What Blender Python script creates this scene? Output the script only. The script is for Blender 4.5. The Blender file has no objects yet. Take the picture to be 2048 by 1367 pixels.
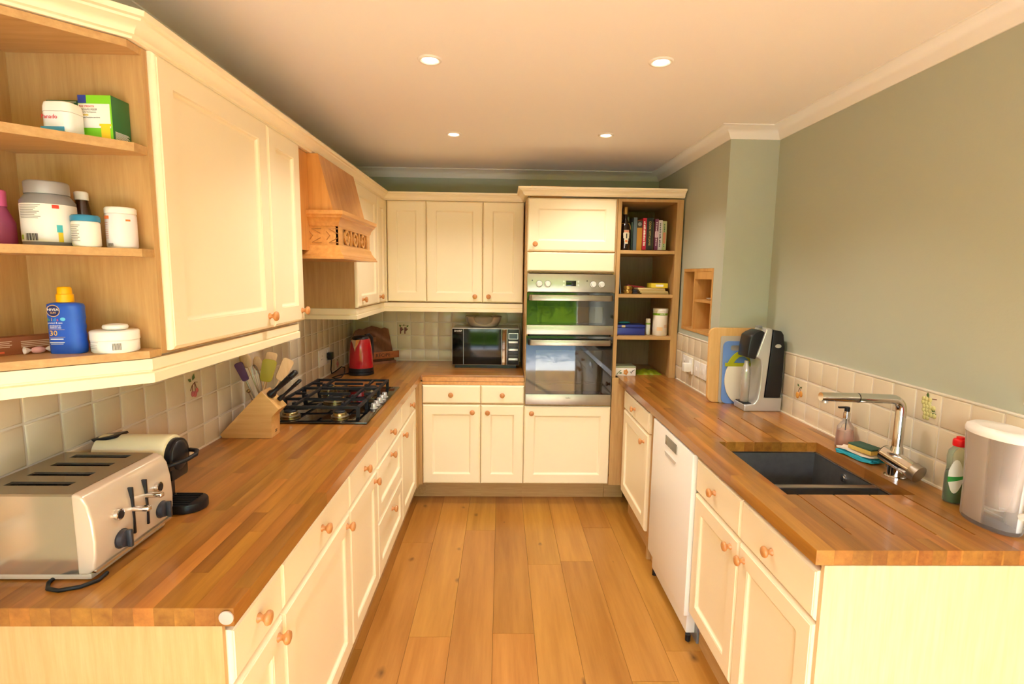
import bpy, bmesh, math, random
from mathutils import Matrix, Vector
random.seed(7)
S = bpy.context.scene
C = S.collection
PI = math.pi
R = math.radians

# ------------------------------------------------------------------ camera
cam_d = bpy.data.cameras.new('camera')
cam = bpy.data.objects.new('camera', cam_d)
C.objects.link(cam)
cam_d.sensor_width = 36.0
cam_d.lens = 36.0 * 1050.0 / 2048.0
cam_d.clip_start = 0.02
PIT, YAW, ROL, CZ = 0.1265, 0.0216, 0.0134, 1.604
fwd = Vector((math.cos(PIT) * math.sin(YAW), math.cos(PIT) * math.cos(YAW), -math.sin(PIT)))
rgt0 = Vector((math.cos(YAW), -math.sin(YAW), 0))
up0 = rgt0.cross(fwd)
rgt = rgt0 * math.cos(ROL) + up0 * math.sin(ROL)
upv = up0 * math.cos(ROL) - rgt0 * math.sin(ROL)
cam.matrix_world = Matrix(((rgt.x, upv.x, -fwd.x, 0), (rgt.y, upv.y, -fwd.y, 0), (rgt.z, upv.z, -fwd.z, CZ), (0, 0, 0, 1)))
S.camera = cam

# ------------------------------------------------------------------ world, sun, exposure
w = bpy.data.worlds.new('sky')
S.world = w
w.use_nodes = True
nt = w.node_tree
sky = nt.nodes.new('ShaderNodeTexSky')
sky.sky_type = 'NISHITA'
sky.sun_disc = False
sky.sun_elevation = R(40)
sky.sun_rotation = R(200)
bg = nt.nodes['Background']
bg.inputs[1].default_value = 1.0
nt.links.new(sky.outputs[0], bg.inputs[0])
sun_d = bpy.data.lights.new('sun', 'SUN')
sun_d.energy = 13.0
sun_d.angle = R(0.6)
sun_d.color = (1.0, 0.97, 0.94)
sun = bpy.data.objects.new('sun', sun_d)
C.objects.link(sun)
sun.rotation_euler = Vector((0.30, 1.0, -0.80)).to_track_quat('-Z', 'Y').to_euler()
por_d = bpy.data.lights.new('patio_daylight', 'AREA')      # portal: guides the sky light through the patio opening
por_d.shape = 'RECTANGLE'
por_d.size, por_d.size_y = 2.5, 2.2
por_d.cycles.is_portal = True
por = bpy.data.objects.new('patio_daylight', por_d)
C.objects.link(por)
por.location = (0.15, -1.86, 1.1)
por.rotation_euler = Vector((0, 1, 0)).to_track_quat('-Z', 'Y').to_euler()
vs = S.view_settings
vs.view_transform = 'Standard'
vs.look = 'None'
vs.gamma = 1.0
vs.use_curve_mapping = False
vs.exposure = 1.43
S.cycles.max_bounces = 10
S.cycles.diffuse_bounces = 6
S.cycles.glossy_bounces = 4
S.cycles.transparent_max_bounces = 10
S.cycles.caustics_reflective = False
S.cycles.caustics_refractive = False
S.cycles.sample_clamp_indirect = 6.0
S.cycles.use_denoising = True

# ------------------------------------------------------------------ materials
def lin(c):
    if isinstance(c, str):
        c = [int(c[i:i + 2], 16) / 255 for i in (0, 2, 4)]
    return tuple(v / 12.92 if v <= 0.04045 else ((v + 0.055) / 1.055) ** 2.4 for v in c[:3]) + (1.0,)

def mat(name, col, rough=0.5, metal=0.0, var=0.0, vscale=8.0, bump=0.0, bscale=60.0, coat=0.0, trans=0.0, ior=1.45, emit=None, rnd=0.0, aniso=None):
    m = bpy.data.materials.new(name)
    m.use_nodes = True
    t = m.node_tree
    b = t.nodes['Principled BSDF']
    c = lin(col)
    b.inputs['Base Color'].default_value = c
    b.inputs['Roughness'].default_value = rough
    b.inputs['Metallic'].default_value = metal
    b.inputs['IOR'].default_value = ior
    b.inputs['Coat Weight'].default_value = coat
    b.inputs['Coat Roughness'].default_value = 0.08
    b.inputs['Transmission Weight'].default_value = trans
    if emit:
        b.inputs['Emission Color'].default_value = lin(emit[0])
        b.inputs['Emission Strength'].default_value = emit[1]
    geo = t.nodes.new('ShaderNodeNewGeometry')
    if var or rnd:
        hs = t.nodes.new('ShaderNodeHueSaturation')
        hs.inputs['Color'].default_value = c
        if var:
            n = t.nodes.new('ShaderNodeTexNoise')
            n.inputs['Scale'].default_value = vscale
            n.inputs['Detail'].default_value = 5
            t.links.new(geo.outputs['Position'], n.inputs['Vector'])
            mr = t.nodes.new('ShaderNodeMapRange')
            mr.inputs[1].default_value, mr.inputs[2].default_value = 0.3, 0.7
            mr.inputs[3].default_value, mr.inputs[4].default_value = 1 - var, 1 + var
            t.links.new(n.outputs['Fac'], mr.inputs[0])
            val = mr.outputs[0]
        if rnd:
            oi = t.nodes.new('ShaderNodeObjectInfo')
            mr2 = t.nodes.new('ShaderNodeMapRange')
            mr2.inputs[3].default_value, mr2.inputs[4].default_value = 1 - rnd, 1 + rnd
            t.links.new(oi.outputs['Random'], mr2.inputs[0])
            if var:
                mu = t.nodes.new('ShaderNodeMath')
                mu.operation = 'MULTIPLY'
                t.links.new(val, mu.inputs[0])
                t.links.new(mr2.outputs[0], mu.inputs[1])
                val = mu.outputs[0]
            else:
                val = mr2.outputs[0]
        t.links.new(val, hs.inputs['Value'])
        t.links.new(hs.outputs[0], b.inputs['Base Color'])
    if bump:
        n2 = t.nodes.new('ShaderNodeTexNoise')
        n2.inputs['Scale'].default_value = bscale
        n2.inputs['Detail'].default_value = 3
        t.links.new(geo.outputs['Position'], n2.inputs['Vector'])
        bp = t.nodes.new('ShaderNodeBump')
        bp.inputs['Strength'].default_value = bump
        bp.inputs['Distance'].default_value = 0.004
        t.links.new(n2.outputs['Fac'], bp.inputs['Height'])
        t.links.new(bp.outputs[0], b.inputs['Normal'])
    return m

def wood(name, dark, light, axis='Z', rough=0.4, fine=60.0, tone=0.0, hue=0.0, knots=0.0, coat=0.0, figure=0.5, stretch=14.0, bump=0.10):
    """Grain along one world axis from stretched noise; every piece gets its own tone and offset."""
    m = bpy.data.materials.new(name)
    m.use_nodes = True
    t = m.node_tree
    b = t.nodes['Principled BSDF']
    L = t.links.new
    b.inputs['Roughness'].default_value = rough
    b.inputs['Coat Weight'].default_value = coat
    b.inputs['Coat Roughness'].default_value = 0.12
    geo = t.nodes.new('ShaderNodeNewGeometry')
    oi = t.nodes.new('ShaderNodeObjectInfo')
    off = t.nodes.new('ShaderNodeVectorMath')
    off.operation = 'MULTIPLY_ADD'
    comb = t.nodes.new('ShaderNodeCombineXYZ')
    for i in range(3):
        L(oi.outputs['Random'], comb.inputs[i])
    off.inputs[1].default_value = (17.0, 29.0, 11.0)
    L(comb.outputs[0], off.inputs[0])
    L(geo.outputs['Position'], off.inputs[2])
    mp = t.nodes.new('ShaderNodeMapping')
    sc = [1.0, 1.0, 1.0]
    sc['XYZ'.index(axis)] = 1.0 / stretch
    mp.inputs['Scale'].default_value = sc
    L(off.outputs[0], mp.inputs['Vector'])
    n1 = t.nodes.new('ShaderNodeTexNoise')
    n1.inputs['Scale'].default_value = fine
    n1.inputs['Detail'].default_value = 4
    n1.inputs['Roughness'].default_value = 0.65
    L(mp.outputs[0], n1.inputs['Vector'])
    n2 = t.nodes.new('ShaderNodeTexNoise')
    n2.inputs['Scale'].default_value = fine * 0.16
    n2.inputs['Detail'].default_value = 3
    n2.inputs['Distortion'].default_value = 1.2
    L(mp.outputs[0], n2.inputs['Vector'])
    mx = t.nodes.new('ShaderNodeMix')
    mx.data_type = 'FLOAT'
    mx.inputs[0].default_value = figure
    L(n1.outputs['Fac'], mx.inputs[2])
    L(n2.outputs['Fac'], mx.inputs[3])
    ramp = t.nodes.new('ShaderNodeValToRGB')
    ramp.color_ramp.elements[0].position = 0.33
    ramp.color_ramp.elements[0].color = lin(dark)
    ramp.color_ramp.elements[1].position = 0.66
    ramp.color_ramp.elements[1].color = lin(light)
    L(mx.outputs[0], ramp.inputs[0])
    col = ramp.outputs[0]
    if tone or hue:
        hs = t.nodes.new('ShaderNodeHueSaturation')
        mr = t.nodes.new('ShaderNodeMapRange')
        mr.inputs[3].default_value, mr.inputs[4].default_value = 1 - tone, 1 + tone
        L(oi.outputs['Random'], mr.inputs[0])
        L(mr.outputs[0], hs.inputs['Value'])
        if hue:
            fr = t.nodes.new('ShaderNodeMath')
            fr.operation = 'FRACT'
            ml = t.nodes.new('ShaderNodeMath')
            ml.operation = 'MULTIPLY'
            ml.inputs[1].default_value = 7.31
            L(oi.outputs['Random'], ml.inputs[0])
            L(ml.outputs[0], fr.inputs[0])
            mr3 = t.nodes.new('ShaderNodeMapRange')
            mr3.inputs[3].default_value, mr3.inputs[4].default_value = 0.5 - hue, 0.5 + hue
            L(fr.outputs[0], mr3.inputs[0])
            L(mr3.outputs[0], hs.inputs['Hue'])
        L(col, hs.inputs['Color'])
        col = hs.outputs[0]
    if knots:
        vo = t.nodes.new('ShaderNodeTexVoronoi')
        vo.inputs['Scale'].default_value = 2.3
        if axis == 'Y':
            vo.voronoi_dimensions = '2D'
        mp2 = t.nodes.new('ShaderNodeMapping')
        s2 = [1.35, 1.35, 1.35]
        s2['XYZ'.index(axis)] = 0.85
        mp2.inputs['Scale'].default_value = s2
        L(off.outputs[0], mp2.inputs['Vector'])
        nz = t.nodes.new('ShaderNodeTexNoise')
        nz.inputs['Scale'].default_value = 14
        L(mp2.outputs[0], nz.inputs['Vector'])
        ad = t.nodes.new('ShaderNodeVectorMath')
        ad.operation = 'MULTIPLY_ADD'
        ad.inputs[1].default_value = (0.05, 0.05, 0.05)
        L(nz.outputs['Color'], ad.inputs[0])
        L(mp2.outputs[0], ad.inputs[2])
        L(ad.outputs[0], vo.inputs['Vector'])
        kr = t.nodes.new('ShaderNodeMapRange')
        kr.inputs[1].default_value, kr.inputs[2].default_value = -0.012, 0.05
        kr.inputs[3].default_value, kr.inputs[4].default_value = knots, 0.0
        L(vo.outputs['Distance'], kr.inputs[0])
        sep = t.nodes.new('ShaderNodeSeparateColor')
        L(vo.outputs['Color'], sep.inputs[0])
        keep = t.nodes.new('ShaderNodeMapRange')
        keep.inputs[1].default_value, keep.inputs[2].default_value = 0.45, 1.0
        L(sep.outputs[0], keep.inputs[0])
        kz = t.nodes.new('ShaderNodeMath')
        kz.operation = 'MULTIPLY'
        kz.inputs[1].default_value = 0.075
        L(keep.outputs[0], kz.inputs[0])
        L(kz.outputs[0], kr.inputs[2])
        mk = t.nodes.new('ShaderNodeMix')
        mk.data_type = 'RGBA'
        L(kr.outputs[0], mk.inputs[0])
        L(col, mk.inputs[6])
        mk.inputs[7].default_value = lin('3a1d0c')
        col = mk.outputs[2]
    L(col, b.inputs['Base Color'])
    bp = t.nodes.new('ShaderNodeBump')
    bp.inputs['Strength'].default_value = bump
    bp.inputs['Distance'].default_value = 0.001
    L(n1.outputs['Fac'], bp.inputs['Height'])
    L(bp.outputs[0], b.inputs['Normal'])
    return m

def glassy(name, col, rough=0.03, alpha=0.25, gloss=False):
    """Cheap clear plastic or glass: tinted see-through mixed with a glossy skin."""
    m = bpy.data.materials.new(name)
    m.use_nodes = True
    t = m.node_tree
    t.nodes.remove(t.nodes['Principled BSDF'])
    out = t.nodes['Material Output']
    tr = t.nodes.new('ShaderNodeBsdfTransparent')
    tr.inputs[0].default_value = lin(col)
    pr = t.nodes.new('ShaderNodeBsdfPrincipled')
    pr.inputs['Base Color'].default_value = lin(col)
    pr.inputs['Roughness'].default_value = rough
    if gloss:
        pr = t.nodes.new('ShaderNodeBsdfGlossy')
        pr.inputs['Roughness'].default_value = rough
    fr = t.nodes.new('ShaderNodeFresnel')
    fr.inputs[0].default_value = 1.5
    ad = t.nodes.new('ShaderNodeMath')
    ad.operation = 'ADD'
    ad.use_clamp = True
    ad.inputs[1].default_value = alpha
    t.links.new(fr.outputs[0], ad.inputs[0])
    mx = t.nodes.new('ShaderNodeMixShader')
    t.links.new(ad.outputs[0], mx.inputs[0])
    t.links.new(tr.outputs[0], mx.inputs[1])
    t.links.new(pr.outputs[0], mx.inputs[2])
    t.links.new(mx.outputs[0], out.inputs[0])
    return m

m_cream = mat('cream_paint', 'f5e8c8', 0.38, var=0.015, vscale=3, bump=0.05, bscale=180)
m_sage = mat('sage_wall_paint', 'b3b7a5', 0.75, bump=0.10, bscale=120)
m_ceil = mat('ceiling_paint', 'f8f6f2', 0.85)
m_white = mat('white_gloss_paint', 'f1efea', 0.35)
m_oakz = wood('oak_veneer', 'b48c56', 'c8a26c', 'Z', 0.42, fine=70, figure=0.25)
m_oakx = wood('oak_veneer_cross', 'b48c56', 'c8a26c', 'X', 0.42, fine=70, figure=0.25)
m_oaky = wood('oak_veneer_along', 'b48c56', 'c8a26c', 'Y', 0.42, fine=70, figure=0.25)
m_lit_oak = wood('lit_oak_veneer', 'dcc193', 'ead5ab', 'Z', 0.45, fine=70, figure=0.2)  # bright light on the right end panel is put into this paler oak
m_hood = wood('honey_oak', 'b97832', 'd79a50', 'Z', 0.35, fine=45, figure=0.45, coat=0.2)
m_hoodx = wood('honey_oak_moulding', 'c08340', 'dba05a', 'Y', 0.35, fine=50, figure=0.3, coat=0.2)
m_knob = wood('beech_knob', 'b9773a', 'd0935a', 'Y', 0.35, fine=90, figure=0.3, coat=0.3)
m_stave_y = wood('iroko_stave', '7f4b18', 'b77c33', 'Y', 0.28, fine=36, tone=0.21, hue=0.007, figure=0.5, coat=0.35, bump=0.015)
m_stave_x = wood('iroko_stave_cross', '7f4b18', 'b77c33', 'X', 0.28, fine=36, tone=0.21, hue=0.007, figure=0.5, coat=0.35, bump=0.015)
m_floor = wood('oak_floor', '9c6622', 'c08a3e', 'Y', 0.36, fine=34, tone=0.10, hue=0.006, knots=0.9, figure=0.6, coat=0.1)
m_tile = mat('cream_tile_glaze', 'ddcfb4', 0.22, var=0.04, vscale=9, bump=0.25, bscale=14, rnd=0.035)
m_grout = mat('grout', 'ded5c6', 0.9)
m_seal = mat('sealant', 'efe6d2', 0.5)
m_steel = mat('brushed_steel', 'a8a195', 0.30, 0.95, var=0.03, vscale=30)
m_sinksteel = mat('sink_steel', '6a6967', 0.45, 0.75, var=0.08, vscale=40)
m_chrome = mat('chrome', 'dcdcdc', 0.06, 1.0)
m_brass = mat('burner_brass', 'a58e5e', 0.25, 0.9)
m_black = mat('black_plastic', '15151a', 0.35)
m_iron = mat('cast_iron', '1b1c20', 0.55)
m_blackglass = mat('black_glass', '08080a', 0.04, coat=0.3, ior=1.55)
m_rubber = mat('black_rubber', '101012', 0.55)
m_darkgap = mat('dark_gap', '1a120b', 0.9)
m_wplast = mat('white_plastic', 'f0eee9', 0.35)
m_red = mat('red_enamel', 'a40f1c', 0.18, coat=0.5)
m_champ = mat('champagne_enamel', 'd8c6b0', 0.22, 0.25, coat=0.4)
m_creamplast = mat('cream_plastic', 'efe4b8', 0.25, coat=0.3)
m_grey = mat('grey_plastic', '8b8c90', 0.35, 0.3)
m_silver = mat('silver_plastic', 'c6c5c3', 0.28, 0.55)
m_beech = wood('beech', 'cf9b55', 'e0b271', 'X', 0.45, fine=60, figure=0.3)
m_beechz = wood('beech_upright', 'd3a25c', 'e3b878', 'Z', 0.45, fine=60, figure=0.3)
m_walnut = wood('dark_rustic_wood', '5f3b22', '946343', 'Z', 0.5, fine=40, figure=0.6)
m_walnutx = wood('red_brown_wood', '7a3f1c', 'a05d30', 'X', 0.45, fine=50, figure=0.4)
m_spoon = wood('spoon_wood', 'c9a272', 'dcbb8d', 'Z', 0.6, fine=60, figure=0.3)
m_pine = wood('knotty_pine', 'c08a48', 'd6a663', 'Z', 0.5, fine=45, figure=0.4, knots=0.5)
m_glass = glassy('clear_glass', 'f2f2ee', 0.02, 0.04)
m_ovenglass = glassy('tinted_oven_glass', 'c4bfa8', 0.03, 0.035, gloss=True)
m_ink = mat('black_ink', '141414', 0.6)
m_whiteink = mat('white_ink', 'f2f2f0', 0.5)

def flat(name, col, rough=0.45, **k):
    return mat(name, col, rough, **k)

# ------------------------------------------------------------------ mesh helpers
ROOT = {}

class MB:
    def __init__(self):
        self.v, self.f, self.m = [], [], []

    def add(self, verts, faces, mi=0, T=None):
        o = len(self.v)
        for p in verts:
            p = Vector(p)
            self.v.append(T @ p if T else p)
        for f in faces:
            self.f.append([i + o for i in f])
            self.m.append(mi)
        return self

    def box(self, x0, y0, z0, x1, y1, z1, mi=0, T=None):
        x0, x1 = min(x0, x1), max(x0, x1)
        y0, y1 = min(y0, y1), max(y0, y1)
        z0, z1 = min(z0, z1), max(z0, z1)
        return self.add([(x0, y0, z0), (x1, y0, z0), (x1, y1, z0), (x0, y1, z0), (x0, y0, z1), (x1, y0, z1), (x1, y1, z1), (x0, y1, z1)],
                        [(0, 3, 2, 1), (4, 5, 6, 7), (0, 1, 5, 4), (1, 2, 6, 5), (2, 3, 7, 6), (3, 0, 4, 7)], mi, T)

    def lathe(self, prof, cx=0, cy=0, cz=0, seg=24, mi=0, T=None, sx=1.0, sy=1.0):
        vs_, fs = [], []
        n = len(prof)
        for i in range(seg):
            a = 2 * PI * i / seg
            for r, z in prof:
                vs_.append((cx + r * sx * math.cos(a), cy + r * sy * math.sin(a), cz + z))
        for i in range(seg):
            j = (i + 1) % seg
            for k in range(n - 1):
                fs.append((i * n + k, j * n + k, j * n + k + 1, i * n + k + 1))
        if prof[0][0] > 1e-6:
            fs.append(tuple(i * n for i in range(seg))[::-1])
        if prof[-1][0] > 1e-6:
            fs.append(tuple(i * n + n - 1 for i in range(seg)))
        return self.add(vs_, fs, mi, T)

    def cyl(self, p0, p1, r0, r1=None, seg=16, mi=0):
        p0, p1 = Vector(p0), Vector(p1)
        q = (p1 - p0).to_track_quat('Z', 'Y').to_matrix().to_4x4()
        T = Matrix.Translation(p0) @ q
        return self.lathe([(r0, 0), (r0 if r1 is None else r1, (p1 - p0).length)], seg=seg, mi=mi, T=T)

    def sphere(self, c, rx, ry=None, rz=None, seg=12, rings=7, mi=0):
        ry = rx if ry is None else ry
        rz = rx if rz is None else rz
        prof = [(max(math.sin(PI * i / rings), 1e-7), -math.cos(PI * i / rings)) for i in range(rings + 1)]
        T = Matrix.Translation(Vector(c)) @ Matrix.Diagonal((rx, ry, rz, 1))
        return self.lathe(prof, seg=seg, mi=mi, T=T)

    def prism(self, poly, a, b, axis='Y', mi=0, T=None):
        """poly: 2-D outline; axis Y -> (x,z) outline, X -> (y,z), Z -> (x,y)."""
        def P(p, h):
            return {'Y': (p[0], h, p[1]), 'X': (h, p[0], p[1]), 'Z': (p[0], p[1], h)}[axis]
        n = len(poly)
        vs_ = [P(p, a) for p in poly] + [P(p, b) for p in poly]
        fs = [tuple(range(n)), tuple(range(2 * n - 1, n - 1, -1))] + [(i, i + n, (i + 1) % n + n, (i + 1) % n) for i in range(n)]
        return self.add(vs_, fs, mi, T)

    def tube(self, pts, r, seg=8, mi=0, closed=False):
        pts = [Vector(p) for p in pts]
        n = len(pts)
        rings = []
        prev = None
        for i, p in enumerate(pts):
            a = pts[(i - 1) % n] if (i > 0 or closed) else p
            b = pts[(i + 1) % n] if (i < n - 1 or closed) else p
            d = (b - a).normalized()
            if prev is None:
                u = d.orthogonal().normalized()
            else:
                u = (prev - d * prev.dot(d)).normalized()
            prev = u
            vv = d.cross(u)
            rr = r[i] if isinstance(r, (list, tuple)) else r
            rings.append([p + (u * math.cos(2 * PI * k / seg) + vv * math.sin(2 * PI * k / seg)) * rr for k in range(seg)])
        vs_ = [q for ring in rings for q in ring]
        fs = []
        for i in range(n if closed else n - 1):
            j = (i + 1) % n
            for k in range(seg):
                fs.append((i * seg + k, i * seg + (k + 1) % seg, j * seg + (k + 1) % seg, j * seg + k))
        if not closed:
            fs.append(tuple(range(seg))[::-1])
            fs.append(tuple((n - 1) * seg + k for k in range(seg)))
        return self.add(vs_, fs, mi)

    def rings(self, w, h, lst, mi=0, T=None):
        """Rectangular panel in x/z built from nested rings [(inset, y)], closed at the back by the first ring."""
        vs_, fs = [], []
        for ins, y in lst:
            vs_ += [(ins, y, ins), (w - ins, y, ins), (w - ins, y, h - ins), (ins, y, h - ins)]
        n = len(lst)
        for i in range(n - 1):
            for k in range(4):
                fs.append((i * 4 + k, i * 4 + (k + 1) % 4, i * 4 + 4 + (k + 1) % 4, i * 4 + 4 + k))
        fs.append((3, 2, 1, 0))
        e = (n - 1) * 4
        fs.append((e, e + 1, e + 2, e + 3))
        return self.add(vs_, fs, mi, T)

    def sweep(self, path, prof, mi=0):
        """Mitred moulding: path [(x,y)], profile [(out,z)]; out is measured to the right of the walking direction."""
        pts = [Vector((p[0], p[1])) for p in path]
        n, k = len(pts), len(prof)
        vs_, fs = [], []
        for i, p in enumerate(pts):
            d0 = (pts[i] - pts[i - 1]).normalized() if i > 0 else None
            d1 = (pts[i + 1] - pts[i]).normalized() if i < n - 1 else None
            n0 = Vector((d0.y, -d0.x)) if d0 else None
            n1 = Vector((d1.y, -d1.x)) if d1 else None
            if n0 and n1:
                b = (n0 + n1).normalized()
                b = b / max(b.dot(n1), 0.2)
            else:
                b = n1 or n0
            for o, z in prof:
                vs_.append((p.x + b.x * o, p.y + b.y * o, z))
        for i in range(n - 1):
            for j in range(k):
                fs.append((i * k + j, i * k + (j + 1) % k, (i + 1) * k + (j + 1) % k, (i + 1) * k + j))
        fs.append(tuple(range(k)))
        fs.append(tuple((n - 1) * k + j for j in range(k))[::-1])
        return self.add(vs_, fs, mi)

    def mesh(self, name, mats, smooth=35, bevel=0.0, seg=2):
        me = bpy.data.meshes.new(name)
        me.from_pydata([tuple(v) for v in self.v], [], self.f)
        for m in (mats if isinstance(mats, (list, tuple)) else [mats]):
            me.materials.append(m)
        me.polygons.foreach_set('material_index', self.m)
        bm = bmesh.new()
        bm.from_mesh(me)
        bmesh.ops.recalc_face_normals(bm, faces=bm.faces)
        if bevel:
            ed = [e for e in bm.edges if len(e.link_faces) == 2 and e.calc_face_angle(0) > R(30)]
            bmesh.ops.bevel(bm, geom=ed, offset=bevel, segments=seg, profile=0.6, affect='EDGES', clamp_overlap=True)
        bm.to_mesh(me)
        bm.free()
        if smooth:
            me.polygons.foreach_set('use_smooth', [True] * len(me.polygons))
            me.set_sharp_from_angle(angle=R(smooth))
        me.update()
        return me

def link(name, me, parent=None, loc=(0, 0, 0), rot=(0, 0, 0), scale=(1, 1, 1)):
    o = bpy.data.objects.new(name, me)
    C.objects.link(o)
    o.location, o.rotation_euler, o.scale = loc, rot, scale
    if parent:
        o.parent = parent
        ROOT[o.name] = ROOT.get(parent.name, Matrix())
    return o

def tag(o, label=None, cat=None, group=None, kind=None):
    for k, v in (('label', label), ('category', cat), ('group', group), ('kind', kind)):
        if v:
            o[k] = v
    return o

def thing(name, label, cat, loc=(0, 0, 0), rz=0.0, group=None):
    o = bpy.data.objects.new(name, None)
    C.objects.link(o)
    o.empty_display_size = 0.05
    o.location = loc
    o.rotation_euler = (0, 0, rz)
    ROOT[o.name] = Matrix.Translation(Vector(loc)) @ Matrix.Rotation(rz, 4, 'Z')
    return tag(o, label, cat, group)

def part(name, mb, mats, parent, world=False, label=None, kind=None, **k):
    """A part (or sub-part) mesh; vertices are local to the thing, or world ones turned local."""
    if world:
        inv = ROOT[parent.name].inverted()
        mb.v = [inv @ v for v in mb.v]
    o = link(name, mb.mesh(name, mats, **k), parent)
    return tag(o, label, kind=kind)

def solo(name, mb, mats, label, cat, loc, group=None, kind=None, **k):
    """A thing that is one mesh, given in world coordinates, with its origin at loc."""
    l = Vector(loc)
    mb.v = [v - l for v in mb.v]
    o = link(name, mb.mesh(name, mats, **k), None, loc)
    ROOT[o.name] = Matrix.Translation(l)
    return tag(o, label, cat, group, kind)

def struct(name, mb, mats, label=None, **k):
    o = link(name, mb.mesh(name, mats, **k))
    return tag(o, label, kind='structure')

FACE = {'-Y': (R(90), 0, 0), '+X': (R(90), 0, R(90)), '-X': (R(90), 0, R(-90)), 'UP': (0, 0, 0)}

def lettering(body, size, m, parent, loc, face='-Y', world=True, align='CENTER', name='lettering', sx=1.0, spin=0.0, rot=None):
    cu = bpy.data.curves.new('t', 'FONT')
    cu.body = body
    cu.size = size
    cu.extrude = 0.0002
    cu.resolution_u = 2
    cu.align_x = align
    cu.align_y = 'CENTER'
    tmp = bpy.data.objects.new('t', cu)
    C.objects.link(tmp)
    bpy.context.view_layer.update()
    me = bpy.data.meshes.new_from_object(tmp.evaluated_get(bpy.context.evaluated_depsgraph_get()))
    bpy.data.objects.remove(tmp)
    bpy.data.curves.remove(cu)
    me.materials.clear()
    me.materials.append(m)
    e = rot if rot else FACE[face]
    Mx = Matrix.Translation(Vector(loc)) @ (e.to_4x4() if isinstance(e, Matrix) else Matrix.LocRotScale(None, __import__('mathutils').Euler(e), None)) @ Matrix.Rotation(spin, 4, 'Z') @ Matrix.Diagonal((sx, 1, 1, 1))
    if world:
        Mx = ROOT[parent.name].inverted() @ Mx
    me.transform(Mx)
    return link(name, me, parent)

def rrect(w, h, r, seg=4, cx=0, cy=0):
    out = []
    for k, (sx, sy) in enumerate(((1, 1), (-1, 1), (-1, -1), (1, -1))):
        for i in range(seg + 1):
            a = PI / 2 * (k + i / seg)
            out.append((cx + sx * (w / 2 - r) + r * math.cos(a), cy + sy * (h / 2 - r) + r * math.sin(a)))
    return out

# ------------------------------------------------------------------ main dimensions (metres; camera stands at x=0, y=0)
XL, XR, YB = -0.561, 0.828, 3.514          # door faces of the left, right and back base units
WT, WB = 0.918, 0.878                      # worktop top and underside
XU, YW = -0.829, 3.835                     # door faces of the wall units
UB, UT = 1.402, 2.121
WLX, WBY, WRX, PX, PY = -1.175, 4.165, 1.477, 1.212, 2.88
CEIL = 2.396
REAR = -1.80

# ------------------------------------------------------------------ room shell
mb = MB().box(-1.3, REAR - 0.1, -0.12, 1.6, 4.3, -0.022)
floor = struct('floor', mb, m_darkgap, 'oak plank floor')
cube = MB().box(-0.5, -0.5, -0.5, 0.5, 0.5, 0.5).mesh('plank', m_floor, smooth=0)
PWD = 0.187
cuts = {-3: [2.163], -2: [3.15, 1.1], -1: [2.186, 0.4], 0: [2.756, 0.9], 1: [2.789, 1.3], 2: [3.188, 1.9]}
for k in range(-8, 8):
    x0, x1 = max(0.165 + (k) * PWD, WLX), min(0.165 + (k + 1) * PWD, WRX)
    if x1 - x0 < 0.02:
        continue
    ys = sorted([REAR, 3.9] + cuts.get(k, [random.uniform(0.2, 1.2), random.uniform(2.0, 3.2)]) + [random.uniform(-1.2, -0.4)])
    for a, b in zip(ys, ys[1:]):
        link('plank', cube, floor, ((x0 + x1) / 2, (a + b) / 2, -0.011), scale=(x1 - x0 - 0.0012, b - a - 0.0012, 0.022))

ceiling = struct('ceiling', MB().box(-1.3, REAR - 0.1, CEIL, 1.6, 4.3, CEIL + 0.1), m_ceil, 'plain white ceiling')
wall_left = struct('wall_left', MB().box(WLX - 0.1, REAR - 0.1, -0.02, WLX, 4.265, CEIL), m_sage, 'sage green left wall')
wall_back = struct('wall_back', MB().box(WLX, WBY, -0.02, 1.6, WBY + 0.1, CEIL), m_sage, 'sage green end wall')
wall_right = struct('wall_right', MB().box(WRX, REAR - 0.1, -0.02, WRX + 0.1, PY, CEIL), m_sage, 'sage green right wall')
NY0, NY1, NZ0, NZ1, ND = 3.0, 3.485, 1.265, 1.66, 0.20
mb = MB()
mb.box(PX, PY, -0.02, WRX + 0.1, WBY, NZ0).box(PX, PY, NZ1, WRX + 0.1, WBY, CEIL)
mb.box(PX, PY, NZ0, WRX + 0.1, NY0, NZ1).box(PX, NY1, NZ0, WRX + 0.1, WBY, NZ1).box(PX + ND, NY0, NZ0, WRX + 0.1, NY1, NZ1)
wall_pier = struct('wall_right_pier', mb, m_sage, 'projecting sage green pier of the right wall with a wood-lined niche')
DX0, DX1, DZ = -1.05, 1.35, 2.18
mb = MB().box(WLX, REAR - 0.1, -0.02, DX0, REAR, CEIL).box(DX1, REAR - 0.1, -0.02, WRX, REAR, CEIL).box(DX0, REAR - 0.1, DZ, DX1, REAR, CEIL)
struct('wall_rear', mb, m_white, 'wall with patio opening')
mb = MB()
for x in (DX0, (DX0 + DX1) / 2 - 0.04, DX1 - 0.06):
    mb.box(x, REAR - 0.09, 0, x + 0.06, REAR - 0.02, DZ)
mb.box(DX0, REAR - 0.09, DZ - 0.06, DX1, REAR - 0.02, DZ)
struct('door_1', mb, m_white, 'white patio door frame')
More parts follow.
